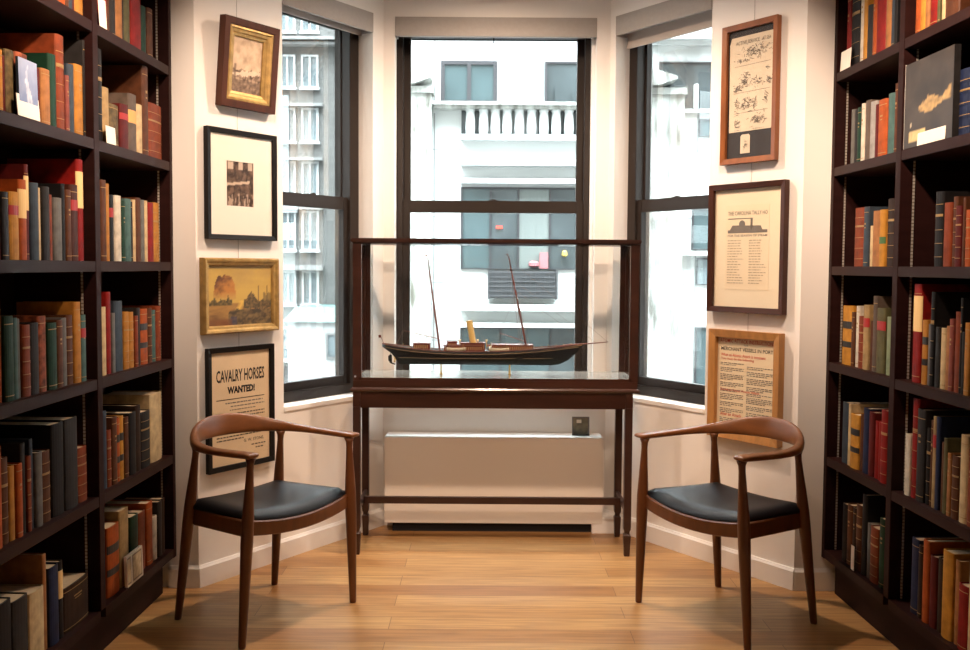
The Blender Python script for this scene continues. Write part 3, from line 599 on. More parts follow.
MB().box((-0.168, 0.0015, 0.0), (0.168, 0.022, 0.300)).build('book_body', COVER['charcoal'], ab)
MB().box((-0.170, 0.0005, 0.0), (-0.1685, 0.022, 0.302)).build('page_edge', CARD, ab, label='white edge of the pages')
painted('cover_picture', 0.334, 0.299, 40, 40, art_pic, 0.0, ab, 0.30)
place_on_shelf(ab, 'right', 0.822, 4, 0.0035, 0.001); ab.rotation_euler = (0, 0, CASES['right']['rz'])
def small_pic(u, v):
    e = min(u, 1 - u, v, 1 - v)
    if e < 0.09: return (0.62, 0.56, 0.46)
    if e < 0.12: return (0.12, 0.08, 0.05)
    return mixc((0.58, 0.48, 0.30), (0.42, 0.33, 0.20), 0.5 + N2(u * 6, v * 6, 9))
for i, (s, lab, yy) in enumerate(((0.430, 'small cream picture booklet standing in front, bottom shelf, left bookcase', 0.0), (0.508, 'narrow white booklet just left of the small cream picture booklet, bottom shelf', 0.0))):
    t = thing('picture_booklet', lab, 'booklet')
    bw = 0.055 if i == 0 else 0.020
    MB().box((-bw, 0.001, 0), (bw, 0.012, 0.118)).build('booklet_body', CARD, t)
    painted('cover_picture', bw * 2, 0.118, 18, 22, small_pic, 0.0, t, 0.6)
    place_on_shelf(t, 'left', s, 0, yy, 0.001); t.rotation_euler = (-0.03, 0, CASES['left']['rz'])

# ------------------------------------------------------------------ pictures on the bay walls
def frame_bars(w, h, bar, dep, prof=None):
    """mitred frame, local x -w/2..w/2, z 0..h, front face at y = -dep, back at y = 0"""
    prof = prof or [(0, 0), (0, -dep), (bar, -dep * 0.82), (bar, 0)]     # (inset, y)
    mb = MB(); rings = []
    for cx, cz in ((-1, 0), (1, 0), (1, 1), (-1, 1)):
        rings.append([(cx * (w / 2 - i), y, (i if cz == 0 else h - i)) for i, y in prof])
    n = len(prof); vs = [p for r in rings for p in r]; fs = []
    for k in range(4):
        for j in range(n):
            a = k * n + j; b = k * n + (j + 1) % n; c = ((k + 1) % 4) * n + (j + 1) % n; d = ((k + 1) % 4) * n + j; fs.append((a, b, c, d))
    mb.add(vs, fs)
    return mb
def sheet(name, x0, x1, z0, z1, y, m, parent, t=0.0008, label=None):
    return MB().box((x0, y, z0), (x1, y + t, z1)).build(name, m, parent, 0, label=label)
def hang(name, label, side, u, z, w, h, bar, dep, fm, off=0.006, lean=0.0, prof=None):
    M = (A_L + DL * u) if side == 'left' else (A_R - DR * u)
    ang = ANG_L if side == 'left' else ANG_R; nrm = Vector((-math.sin(ang), math.cos(ang), 0))
    p = M - nrm * off
    t = thing(name, label, 'picture', (p.x, p.y, z), ang, 'framed pictures on the %s bay wall' % side, rx=lean)
    frame_bars(w, h, bar, dep, prof).build('frame', fm, t, 0.001)
    MB().box((-w / 2 + bar * 0.5, -0.004, bar * 0.5), (w / 2 - bar * 0.5, 0.0, h - bar * 0.5)).build('backing_board', mat('backing_board', (0.2, 0.15, 0.1), 0.9), t)
    return t
def glaze(t, w, h, bar, y): MB().box((-w / 2 + bar, y, bar), (w / 2 - bar, y + 0.0015, h - bar)).build('picture_glass', PGLASS, t)
REDWOOD = mat('dark_rosewood', (0.060, 0.017, 0.007), 0.45, spec=0.25, var=0.25, scale=6, stretch=(5, 5, 1))
GOLDF = mat('gilded_moulding', (0.42, 0.27, 0.09), 0.45, 0.4, var=0.25, scale=30)
BLACKF = mat('black_frame_wood', (0.008, 0.0065, 0.006), 0.5, spec=0.2)
CHERRY = mat('cherry_frame_wood', (0.22, 0.070, 0.018), 0.35, var=0.2, scale=6, stretch=(5, 5, 1))
BROWNF = mat('brown_frame_wood', (0.048, 0.016, 0.009), 0.45, spec=0.25, var=0.2, scale=6)
OAKF = mat('honey_oak_frame', (0.42, 0.20, 0.060), 0.4, var=0.18, scale=6, stretch=(6, 6, 1))
MATB = mat('cream_mat_board', (0.78, 0.73, 0.64), 0.85)
MATB2 = mat('warm_cream_mat', (0.74, 0.64, 0.47), 0.85)
INK = mat('black_ink', (0.016, 0.014, 0.013), 0.8)
INKG = mat('grey_ink', (0.16, 0.14, 0.12), 0.8)
INKR = mat('red_ink', (0.52, 0.055, 0.035), 0.8)
POSTER = mat('aged_poster_paper', (0.68, 0.52, 0.33), 0.85, var=0.05, scale=8)
PRINTP = mat('print_paper', (0.74, 0.62, 0.44), 0.85)
PORTP = mat('notice_paper', (0.76, 0.63, 0.43), 0.85)
BLACKMAT = mat('black_mat_board', (0.022, 0.020, 0.022), 0.7)

# left 1: small engraving in a deep dark frame with a gilt liner, tipped forward
w, h = 0.316, 0.386
t = hang('framed_engraving', 'small sepia engraving in a deep dark wood frame with gilt liner', 'left', 0.266, 2.117, w, h, 0.034, 0.040, REDWOOD, 0.002, 0.095,
         [(0, 0), (0, -0.040), (0.028, -0.040), (0.034, -0.034), (0.034, 0)])
frame_bars(w - 0.066, h - 0.066, 0.040, 0.034, [(0, -0.005), (0, -0.034), (0.008, -0.036), (0.013, -0.030), (0.024, -0.027), (0.028, -0.021), (0.040, -0.016), (0.040, -0.005)]).build('gilt_liner', GOLDF, t).location = (0, 0, 0.033)
def engraving(u, v):
    sw = math.sin(14 * math.hypot(u - 0.45, v - 0.72) + 5 * N2(u * 4, v * 4, 3))
    c = mixc((0.66, 0.50, 0.35), (0.36, 0.25, 0.165), 0.30 + 0.55 * N2(u * 5, v * 6, 2) + 0.16 * sw)
    if v < 0.40 + 0.05 * N2(u * 7, 0, 6):
        c = mixc((0.42, 0.30, 0.21), (0.075, 0.048, 0.036), 0.55 + 1.0 * N2(u * 13, v * 15, 4))
        if v < 0.22: c = mixc(c, (0.15, 0.10, 0.07), 0.55 + 0.5 * N2(u * 4, v * 34, 7))
    if abs(v - 0.34 - 0.10 * (u - 0.4)) < 0.05 * (1 - abs(u - 0.6)) + 0.04 * N2(u * 9, 1, 1): c = mixc(c, (0.70, 0.56, 0.42), 0.85)
    if abs(u - 0.13) < 0.03 and 0.2 < v < 0.5: c = mixc(c, (0.12, 0.08, 0.06), 0.7)
    return c
o = painted('engraving', 0.180, 0.250, 44, 56, engraving, -0.009, t); o.location = (0, 0, 0.072)

# left 2: small dark photograph in a wide cream mat, thin black frame
w, h = 0.402, 0.487
t = hang('framed_photograph', 'small dark photograph in a wide cream mat, thin black frame', 'left', 0.241, 1.530, w, h, 0.022, 0.028, BLACKF)
bz = 0.012; mb = MB()
mw, mh = w / 2 - 0.02, h - 0.02
px0, px1, pz0, pz1 = -0.086, 0.068, 0.151, 0.349
for a, b in (((-mw, 0, 0.02), (px0, 0.002, mh)), ((px1, 0, 0.02), (mw, 0.002, mh)), ((px0, 0, 0.02), (px1, 0.002, pz0)), ((px0, 0, pz1), (px1, 0.002, mh))):
    mb.box((a[0], -0.014, a[2]), (b[0], -0.012, b[2]))
mb.build('mat_board', MATB, t)
def photo(u, v):
    c = mixc((0.035, 0.020, 0.014), (0.16, 0.10, 0.07), 0.35 + 1.1 * N2(u * 7, v * 8, 3))
    if abs(v - 0.47 - 0.10 * u) < 0.028 and u < 0.85: c = (0.50, 0.38, 0.28)
    if v > 0.80 and abs(math.sin(u * 9)) > 0.72: c = mixc(c, (0.60, 0.48, 0.38), 0.8)
    if v < 0.30 and N2(u * 12, v * 5, 11) > 0.18: c = mixc(c, (0.45, 0.33, 0.25), 0.8)
    return c
o = painted('photograph', px1 - px0 + 0.006, pz1 - pz0 + 0.006, 32, 40, photo, -0.011, t); o.location = ((px0 + px1) / 2, 0, pz0 - 0.003)
glaze(t, w, h, 0.020, -0.018)

# left 3: golden river landscape in a gilt frame
w, h = 0.436, 0.336
t = hang('framed_painting', 'golden sunset river landscape painting in a carved gilt frame', 'left', 0.230, 1.112, w, h, 0.036, 0.036, GOLDF, 0.006, 0.0,
         [(0, 0), (0, -0.026), (0.006, -0.036), (0.016, -0.034), (0.022, -0.027), (0.030, -0.026), (0.036, -0.016), (0.036, 0)])
def landscape(u, v):
    fn = N2(u * 26, v * 26, 4); md = N2(u * 9, v * 11, 8)
    c = mixc((0.54, 0.36, 0.085), (0.37, 0.24, 0.075), (v - 0.55) * 1.3 + 0.35 * N2(u * 3, v * 5, 1) + 0.10 * fn)
    hz = 0.37
    if v < hz: c = mixc((0.36, 0.20, 0.055), (0.15, 0.075, 0.030), (hz - v) * 2.2 + 0.5 * N2(u * 5, v * 22, 5))
    g = abs(u - 0.49 - 0.03 * math.sin(v * 20)) / (0.05 + 0.10 * max(0, hz - v))
    if v < hz + 0.04 and g < 1: c = mixc((0.72, 0.47, 0.10), c, g * 0.8)
    top = 0.48 + 0.36 * max(0, 1 - ((u - 0.25) / 0.17) ** 4) ** 0.6 + 0.03 * N2(u * 22, 0, 3)
    if 0.08 < u < 0.42 and hz + 0.06 < v < top:
        c = mixc((0.45, 0.19, 0.040), (0.10, 0.042, 0.022), (v - 0.58) * 3.0 + (0.27 - u) * 3.4 + 0.6 * md + 0.25 * fn)
        c = mixc((0.50, 0.33, 0.09), c, (v - hz - 0.06) / 0.14 + 0.3 * fn)
    if u < 0.36 and 0.33 < v < 0.43 + 0.05 * N2(u * 17, 0, 9) + 0.06 * max(0, 1 - abs(u - 0.30) / 0.03): c = mixc((0.055, 0.045, 0.020), (0.23, 0.15, 0.05), 0.35 + 1.1 * fn)
    t2 = 0.41 + 0.16 * max(0, 1 - abs(u - 0.67) / 0.10) + 0.035 * N2(u * 24, 0, 5)
    if u > 0.55 and 0.28 < v < t2: c = mixc((0.060, 0.046, 0.020), (0.21, 0.13, 0.045), 0.35 + 1.1 * fn)
    if (abs(u - 0.79) < 0.008 or abs(u - 0.93) < 0.007) and 0.35 < v < 0.66: c = (0.14, 0.09, 0.035)
    if 0.86 < u and 0.35 < v < 0.52 + 0.07 * N2(u * 30, 0, 2): c = mixc(c, (0.12, 0.085, 0.035), 0.7)
    if u > 0.30 and v < 0.27 - 0.22 * max(0, 0.46 - u) + 0.04 * N2(u * 15, 0, 7): c = mixc((0.045, 0.032, 0.018), (0.22, 0.145, 0.055), 0.38 + 0.45 * fn + 0.9 * md)
    if v < 0.15 and abs(u - 0.39) < 0.05: c = mixc(c, (0.045, 0.045, 0.10), 0.65)
    if v < 0.11 and u < 0.36: c = mixc(c, (0.17, 0.055, 0.025), 0.55)
    return c
o = painted('canvas', w - 0.070, h - 0.070, 70, 52, landscape, -0.014, t, 0.4); o.location = (0, 0, 0.035)

# left 4: recruiting poster in a black frame
w, h = 0.386, 0.555
t = hang('framed_poster', 'cream recruiting poster for cavalry horses in a black frame, behind left chair', 'left', 0.230, 0.495, w, h, 0.023, 0.024, BLACKF)
sheet('poster', -w / 2 + 0.02, w / 2 - 0.02, 0.02, h - 0.02, -0.010, POSTER, t)
L = MB(); yk = -0.0108; rg = random.Random(4)
text_into(L, 'CAVALRY HORSES', -0.140, 0.140, h - 0.158, h - 0.102, yk, INK, 0.022)
text_into(L, 'WANTED!', -0.078, 0.082, h - 0.212, h - 0.178, yk, INK, 0.05)
L.box((-0.140, yk, h - 0.238), (0.140, yk + 0.0004, h - 0.2345), INK)
for i, (a, b, hh) in enumerate(((-0.09, 0.13, 0.0055), (-0.06, 0.14, 0.005), (-0.065, 0.085, 0.0045))): dashes(L, a, b, h - 0.256 - i * 0.016, hh, yk, INKG, rg)
for i in range(9):
    dashes(L, -0.120 if i in (0, 3, 6) else -0.140, 0.140, h - 0.306 - i * 0.0145, 0.0052, yk, INK, rg, 0.55 if i in (2, 5, 8) else 1.0)
text_into(L, 'G. W. STONE,', 0.015, 0.135, 0.112, 0.128, yk, INK, 0.01)
dashes(L, 0.06, 0.145, 0.094, 0.005, yk, INK, rg); dashes(L, 0.085, 0.13, 0.078, 0.005, yk, INK, rg)
L.build('lettering', None, t, recalc=False)
glaze(t, w, h, 0.021, -0.016)

# right 1: newspaper cartoons on a black mat in a reddish wood frame
w, h = 0.310, 0.632
t = hang('framed_newsprint', 'tall newsprint sheet of ink sketches on black mat, reddish wood frame', 'right', 0.282, 1.896, w, h, 0.026, 0.030, CHERRY)
sheet('mat_board', -w / 2 + 0.02, w / 2 - 0.02, 0.02, h - 0.02, -0.010, BLACKMAT, t)
NEWS = mat('newsprint', (0.58, 0.50, 0.38), 0.9, var=0.05, scale=10)
sh = MB(); sh.prism([(-0.115, 0.0), (0.120, 0.0), (0.124, 0.02), (0.124, 0.43), (-0.108, 0.43), (-0.118, 0.40)], 0, 0.0009); o = sh.build('newsprint_sheet', NEWS, t)
o.matrix_local = Matrix(((1, 0, 0, -0.002), (0, 0, -1, -0.0112), (0, 1, 0, 0.146), (0, 0, 0, 1)))
L = MB(); yk = -0.0135
text_into(L, 'ACTIVE SERVICE', -0.085, 0.048, h - 0.093, h - 0.076, yk, INKG, 0.008); text_into(L, 'AT SEA', 0.062, 0.110, h - 0.093, h - 0.076, yk, INKG, 0.008)
rg = random.Random(21)
def scribble(cx, cz, ww, hh, n):
    for _ in range(n):
        x = cx + rg.gauss(0, ww / 4); z = cz + rg.gauss(0, hh / 4); l = rg.uniform(0.006, 0.02); a = rg.uniform(-0.7, 0.7) + (1.57 if rg.random() < 0.3 else 0)
        dx, dz = math.cos(a) * l / 2, math.sin(a) * l / 2; q = rg.uniform(0.0005, 0.0012); nx, nz = -math.sin(a) * q, math.cos(a) * q
        L.add([(x - dx - nx, yk, z - dz - nz), (x + dx - nx, yk, z + dz - nz), (x + dx + nx, yk, z + dz + nz), (x - dx + nx, yk, z - dz + nz)], [(0, 1, 2, 3)], INKG if rg.random() < 0.85 else INK)
def ground(x0, x1, z): L.add([(x0, yk, z), (x1, yk, z + 0.002), (x1, yk, z + 0.0035), (x0, yk, z + 0.001)], [(0, 1, 2, 3)], INKG)
scribble(0.03, h - 0.130, 0.15, 0.050, 110); scribble(-0.02, h - 0.165, 0.12, 0.012, 25); ground(-0.09, 0.11, h - 0.190)
scribble(-0.03, h - 0.255, 0.06, 0.075, 60); scribble(0.04, h - 0.272, 0.06, 0.045, 30); scribble(-0.07, h - 0.288, 0.06, 0.03, 30); scribble(0.105, h - 0.275, 0.03, 0.05, 22); scribble(0.095, h - 0.215, 0.018, 0.008, 8); ground(-0.10, 0.11, h - 0.310)
for x in (-0.07, -0.035, -0.005, 0.025): scribble(x, h - 0.362, 0.026, 0.065, 26)
scribble(0.09, h - 0.352, 0.03, 0.06, 20); ground(-0.09, 0.10, h - 0.402)
scribble(-0.07, h - 0.445, 0.035, 0.055, 24); scribble(0.035, h - 0.437, 0.06, 0.055, 48); scribble(0.075, h - 0.445, 0.02, 0.03, 8)
dashes(L, -0.085, -0.05, h - 0.480, 0.002, yk, INKG, rg); dashes(L, 0.02, 0.08, h - 0.480, 0.002, yk, INKG, rg)
scribble(-0.022, 0.087, 0.026, 0.05, 14)
sh = MB(); sh.prism([(-0.050, 0), (0.004, 0), (0.004, 0.078), (-0.004, 0.086), (-0.042, 0.086), (-0.050, 0.078)], 0, 0.0009); o = sh.build('paper_tag', NEWS, t, label='small pale paper tag')
o.matrix_local = Matrix(((1, 0, 0, 0), (0, 0, -1, -0.0112), (0, 1, 0, 0.046), (0, 0, 0, 1)))
L.build('ink_sketches', None, t, recalc=False)
glaze(t, w, h, 0.024, -0.018)

# right 2: steamboat handbill in a wide warm mat, dark brown frame
w, h = 0.432, 0.593
t = hang('framed_handbill', 'pale steamboat handbill in a wide cream mat, dark brown frame', 'right', 0.281, 1.213, w, h, 0.026, 0.034, BROWNF)
sheet('mat_board', -w / 2 + 0.02, w / 2 - 0.02, 0.02, h - 0.02, -0.012, MATB2, t)
sheet('handbill', -0.125, 0.122, 0.106, 0.494, -0.013, PRINTP, t)
L = MB(); yk = -0.0138; rg = random.Random(9)
text_into(L, 'THE CAROLINA TALLY HO', -0.112, 0.112, 0.448, 0.466, yk, INKG, 0.006)
L.box((-0.112, yk, 0.366), (0.112, yk + 0.0004, 0.380), INKG); L.prism([(-0.10, 0), (0.085, 0), (0.075, 0.018), (-0.085, 0.022)], 0, 0.0004, INKG, Matrix(((1, 0, 0, 0), (0, 0, -1, yk + 0.0004), (0, 1, 0, 0.380), (0, 0, 0, 1))))
L.box((0.018, yk, 0.380), (0.030, yk + 0.0004, 0.430), INKG); L.box((-0.112, yk, 0.430), (0.030, yk + 0.0004, 0.434), INKG)
L.lathe([(0.012, 0), (0.018, 0.0002), (0.012, 0.0004)], (0, 0, 0), INKG, 16, Matrix(((1, 0, 0, -0.03), (0, 0, -1, yk + 0.0004), (0, 1, 0, 0.406), (0, 0, 0, 1))))
text_into(L, 'FOR THE SEASON OF STEAM', -0.112, 0.112, 0.349, 0.359, yk, INKG, 0.01)
INKP = mat('faded_ink', (0.36, 0.29, 0.20), 0.85)
for i in range(17):
    dashes(L, -0.112, -0.015, 0.330 - i * 0.0122, 0.0036, yk, INKP, rg, rg.uniform(0.6, 1)); dashes(L, 0.012, 0.112, 0.330 - i * 0.0122, 0.0036, yk, INKP, rg, rg.uniform(0.6, 1))
L.build('lettering', None, t, recalc=False)
glaze(t, w, h, 0.024, -0.020)

# right 3: notice in an oak frame
w, h = 0.404, 0.507
t = hang('framed_notice', 'atomic attack notice for ships in a honey oak frame, behind right chair', 'right', 0.273, 0.624, w, h, 0.036, 0.040, OAKF)
sheet('notice', -w / 2 + 0.03, w / 2 - 0.03, 0.03, h - 0.03, -0.012, PORTP, t)
L = MB(); yk = -0.0128; rg = random.Random(5)
text_into(L, 'ATOMIC ATTACK INSTRUCTIONS', -0.152, 0.158, h - 0.060, h - 0.042, yk, INKR, 0.008)
text_into(L, 'FOR', -0.012, 0.012, h - 0.072, h - 0.066, yk, INK)
text_into(L, 'MERCHANT VESSELS IN PORT', -0.146, 0.150, h - 0.097, h - 0.080, yk, INK, 0.016)
text_into(L, 'When an Atomic Attack is imminent', -0.146, 0.110, h - 0.125, h - 0.110, yk, INKR, 0.012)
text_into(L, 'You must do the following', -0.146, 0.045, h - 0.144, h - 0.129, yk, INKR, 0.012)
def col(x0, x1, z, n):
    for i in range(n): dashes(L, x0, x1, z - i * 0.0078, 0.0036, yk, INKG, rg, rg.uniform(0.5, 0.8) if i == n - 1 else 1.0)
for x0, x1, o0 in ((-0.148, -0.012, 0.0), (0.006, 0.150, 0.010)):
    z = h - 0.158 - o0
    for n in (2, 3, 4, 3, 2): col(x0, x1, z, n); z -= n * 0.0078 + 0.0075
text_into(L, 'During an Actual Atomic Attack', -0.146, 0.080, h - 0.290, h - 0.275, yk, INKR, 0.012)
for x0, x1, o0 in ((-0.148, -0.012, 0.0), (0.006, 0.150, 0.006)):
    z = h - 0.304 - o0
    for n in (4, 3, 3): col(x0, x1, z, n); z -= n * 0.0078 + 0.0075
text_into(L, 'After an Attack', -0.146, -0.02, h - 0.404, h - 0.389, yk, INKR, 0.012)
col(-0.148, 0.150, h - 0.418, 5)
L.build('lettering', None, t, recalc=False)
glaze(t, w, h, 0.030, -0.022)

# hanging wires
WIRE = mat('hanging_wire', (0.35, 0.32, 0.29), 0.5, 0.5)
for side, base, ang, u in (('left', A_L + DL * 0.232, ANG_L, 0), ('right', A_R - DR * 0.278, ANG_R, 0)):
    n_ = Vector((-math.sin(ang), math.cos(ang), 0)); p = base - n_ * 0.0035
    o = MB().tube([(0, 0, 0.9), (0, 0, H - 0.001)], 0.0009, None, 6).build('picture_wire', WIRE); o.location = (p.x, p.y, 0)
    tag(o, 'thin vertical wire carrying the pictures on the %s bay wall' % side, 'wire', 'picture hanging wires')

# ------------------------------------------------------------------ radiator cover and the little plaque on it
r = thing('radiator_cover', 'long low white radiator cover under the middle window', 'radiator', (0.052, 5.03, 0))
hw = 0.580
m = MB(); m.box((-hw, -0.080, 0.052), (hw, -0.060, 0.517)); m.build('front_panel', RADW, r, 0.004)
m = MB(); m.box((-hw, -0.0595, 0.052), (-hw + 0.018, 0.068, 0.512)); m.box((hw - 0.018, -0.0595, 0.052), (hw, 0.068, 0.512)); m.build('side_panel', RADW, r, 0.002)
MB().box((-hw + 0.004, -0.0595, 0.500), (hw - 0.004, 0.068, 0.5155)).build('top_panel', TRIM, r, 0.002)
MB().box((-hw + 0.04, -0.045, 0.0), (hw - 0.055, 0.060, 0.051)).build('shadow_gap_block', BLACKV, r)  # black block painted as the shaded gap under the cover
t = thing('plaque', 'small grey-green framed plaque standing on the radiator cover', 'plaque', (0.517, 5.02, 0.5160), 0.0, rx=-0.10)
PLQ = mat('plaque_picture', (0.20, 0.18, 0.12), 0.5, var=0.5, scale=22)
frame_bars(0.092, 0.100, 0.007, 0.012).build('plaque_frame', mat('pewter', (0.20, 0.19, 0.18), 0.4, 0.6), t)
MB().box((-0.042, -0.005, 0.004), (0.042, -0.002, 0.096)).build('picture', PLQ, t)
MB().box((-0.022, -0.0062, 0.066), (0.004, -0.0050, 0.084)).build('paper_slip', MATB, t)

# ------------------------------------------------------------------ glazed display case on its stand
cx0, cx1, cy0, cy1 = -0.640, 0.722, 4.556, 4.928
CX, CY = (cx0 + cx1) / 2, (cy0 + cy1) / 2; hx, hy = (cx1 - cx0) / 2, (cy1 - cy0) / 2
VX, ux = 0.011, 0.692
dc = thing('display_case', 'tall glazed mahogany display case on slender legs, holding the ship model', 'display case', (CX, CY, 0))
uy = hy - 0.004
def legprof():
    return [(0.0125, 0), (0.0135, 0.004), (0.0175, 0.098), (0.0172, 0.106), (0.0120, 0.112), (0.0120, 0.122), (0.0170, 0.134), (0.0178, 0.150), (0.0178, 0.732)]
for sx in (-1, 1):
    for sy in (-1, 1):
        MB().lathe(legprof(), (sx * (hx - 0.018), sy * (hy - 0.018), 0), None, 4, None, True).build('leg', DARKLEG, dc, 0.001)
m = MB()
for sy in (-1, 1): m.box((-hx + 0.036, sy * (hy - 0.006), 0.727), (hx - 0.036, sy * (hy - 0.026), 0.806))
for sx in (-1, 1): m.box((sx * (hx - 0.006), -hy + 0.036, 0.727), (sx * (hx - 0.026), hy - 0.036, 0.806))
for sx in (-1, 1):
    for sy in (-1, 1): m.box((sx * hx, sy * hy, 0.7325), (sx * (hx - 0.036), sy * (hy - 0.036), 0.806))
m.build('apron', MAHOG, dc, 0.001)
m = MB()
for sx in (-1, 1): m.box((sx * (hx - 0.012), -hy + 0.034, 0.214), (sx * (hx - 0.030), hy - 0.034, 0.246))
m.box((-hx + 0.028, -0.012, 0.212), (hx - 0.028, 0.012, 0.247)); m.build('stretcher', DARKLEG, dc, 0.002)
m = MB(); e = 0.012
m.loft([[(VX * 0.9 + sx * (0.690 + o), sy * (hy + o), z) for sx, sy in ((-1, -1), (1, -1), (1, 1), (-1, 1))] for o, z in ((0.002, 0.806), (0.008, 0.809), (e, 0.815), (e, 0.819), (0.006, 0.825), (0.0, 0.827))]); m.build('moulding', MAHOG, dc)
V0 = len(dc.children)
m = MB(); m.box((-ux, -uy, 0.827), (ux, uy, 0.862)); m.build('case_base', MAHOG, dc, 0.0015)
FELT = mat('pale_case_floor', (0.27, 0.25, 0.225), 0.13, var=0.03, scale=5)
MB().box((-ux + 0.016, -uy + 0.012, 0.8622), (ux - 0.016, uy - 0.012, 0.8730)).build('case_floor', FELT, dc)
m = MB()
for sy in (-1, 1): m.box((-ux + 0.03, sy * uy, 0.8622), (ux - 0.03, sy * (uy - 0.0115), 0.8740 if sy < 0 else 0.870))
for sx in (-1, 1): m.box((sx * ux, -uy + 0.03, 0.8622), (sx * (ux - 0.0155), uy - 0.03, 0.873))
m.build('bottom_rail', MAHOG, dc)
for sx in (-1, 1):
    for sy in (-1, 1):
        m = MB(); m.box((sx * ux, sy * uy, 0.862), (sx * (ux - 0.042), sy * (uy - 0.016), 1.528)); m.box((sx * ux, sy * (uy - 0.016), 0.862), (sx * (ux - 0.016), sy * (uy - 0.030), 1.528))
        m.build('corner_post', MAHOG, dc, 0.001)
m = MB()
for sy in (-1, 1): m.box((-ux + 0.0302, sy * uy, 1.5245), (ux - 0.0302, sy * (uy - 0.018), 1.528))
for sx in (-1, 1): m.box((sx * ux, -uy + 0.0302, 1.5245), (sx * (ux - 0.018), uy - 0.0302, 1.528))
m.build('top_rail', MAHOG, dc)
MB().box((-ux + 0.018, -uy + 0.018, 1.5245), (ux - 0.018, uy - 0.018, 1.5275)).build('glass_pane', CGLASS, dc)
m = MB(); o_, i_ = 0.010, 0.045
for sy in (-1, 1): m.box((-ux - o_, sy * (uy + o_), 1.5285), (ux + o_, sy * (uy - i_), 1.551))
for sx in (-1, 1): m.box((sx * (ux + o_), -uy + i_, 1.5285), (sx * (ux - i_), uy - i_, 1.551))
m.build('top_board', MAHOG, dc, 0.005)
for sy in (-1, 1): MB().box((-ux + 0.026, sy * (uy - 0.005), 0.868), (ux - 0.026, sy * (uy - 0.009), 1.524)).build('glass_pane', CGLASS, dc)
for sx in (-1, 1): MB().box((sx * (ux - 0.005), -uy + 0.026, 0.868), (sx * (ux - 0.009), uy - 0.026, 1.524)).build('glass_pane', CGLASS, dc)
m = MB(); m.lathe([(0.004, 0), (0.005, 0.003), (0.002, 0.006)], (0, 0, 0), None, 10, Matrix.Translation((-ux + 0.012, -uy - 0.0005, 0.880)) @ Matrix.Rotation(math.pi / 2, 4, 'X')); m.build('lock_stud', STEEL, dc)
for o in dc.children:
    if o.name.split('.')[0] in ('case_base', 'case_floor', 'bottom_rail', 'corner_post', 'top_rail', 'glass_pane', 'top_board', 'lock_stud'): o.location.x = VX

# ------------------------------------------------------------------ the model steam yacht
ZB = 0.8733
sh = thing('model_ship', 'black-hulled model steam yacht with two masts and buff funnel, in glass case', 'model ship', (0.0, 4.742, ZB))
HULLB = mat('ship_black_paint', (0.009, 0.008, 0.008), 0.5, spec=0.25)
HULLG = mat('ship_dark_green_bottom', (0.013, 0.017, 0.015), 0.55, spec=0.25)
GOLDL = mat('ship_gold_line', (0.42, 0.28, 0.13), 0.4)
DECK = mat('ship_deck_planks', (0.42, 0.24, 0.13), 0.5, var=0.2, scale=30, stretch=(1, 12, 1))
HOUSE = mat('ship_red_mahogany', (0.17, 0.030, 0.018), 0.4, var=0.25, scale=40)
MAST = mat('ship_mast_wood', (0.14, 0.035, 0.022), 0.45)
BUFF = mat('ship_buff_paint', (0.62, 0.43, 0.15), 0.45)
BOATC = mat('ship_boat_cream', (0.72, 0.62, 0.45), 0.5)
ROPE = mat('ship_rigging', (0.20, 0.15, 0.12), 0.8)
def sheer(x):
    t = (x + 0.10) / 0.55; return 0.133 + (0.034 * t * t if t > 0 else 0.045 * (t / 0.76) ** 2 * 0.76)
st = [(-0.517, 0.004), (-0.50, 0.022), (-0.47, 0.036), (-0.43, 0.048), (-0.36, 0.058), (-0.25, 0.065), (-0.10, 0.068), (0.05, 0.066), (0.18, 0.058), (0.28, 0.046), (0.34, 0.035), (0.38, 0.027), (0.42, 0.018), (0.45, 0.0115), (0.472, 0.0065), (0.490, 0.0025)]
def keel(x):
    if x < -0.448: return 0.102 + (-0.448 - x) / 0.069 * 0.050 * 1.0
    if x < -0.44: return 0.066
    if x > 0.34: q = (x - 0.34) / 0.15; return 0.064 + 0.098 * q ** 2.1
    return 0.064
rings = []; n = 17
for x, b in st:
    zs, zk = sheer(x), keel(x); ring = []
    fine = 1.0 if -0.35 < x < 0.2 else (0.6 if x > 0 else 0.55)
    if x < -0.44: fine = 1.0
    for k in range(n):
        a = math.pi * k / (n - 1); sy = math.cos(a); dd = math.sin(a)
        p = (1 - dd) ** (0.55 / 1.0) if fine >= 1 else (1 - dd) ** 0.9
        yy = (1 if sy >= 0 else -1) * b * (min(1.0, (1 - dd ** 3.2)) if fine >= 1 else (1 - dd ** 1.3))
        ring.append((x, yy, zs - (zs - zk) * dd))
    rings.append(ring)
hb = MB(); hb.loft(rings, HULLB, True); 
hull = hb.build('hull', None, sh, 0, True)
hull.data.materials.append(HULLG); hull.data.materials.append(GOLDL)
for p in hull.data.polygons:
    if p.center.z < 0.098 and p.center.x > -0.445: p.material_index = 1
m = MB()
for sy in (-1, 1):
    m.tube([(x, sy * (b * 0.985 + 0.0012), sheer(x) - 0.012) for x, b in st[1:-1]], 0.0010, None, 6)
    m.tube([(x, sy * (b * (0.965 if -0.3 < x < 0.15 else 0.80) + 0.0016), 0.1015) for x, b in st[3:11]], 0.0008, None, 6)
m.build('gold_line', GOLDL, sh)
m = MB()
for sy in (-1, 1): m.tube([(x, sy * b, sheer(x) + 0.002) for x, b in st], 0.0026, None, 6)
m.build('bulwark_rail', MAST, sh)
dk = MB(); vs = []; fs = []
for x, b in st: vs += [(x, -b * 0.96, sheer(x) - 0.002), (x, b * 0.96, sheer(x) - 0.002), (x, b * 0.96, sheer(x) - 0.006), (x, -b * 0.96, sheer(x) - 0.006)]
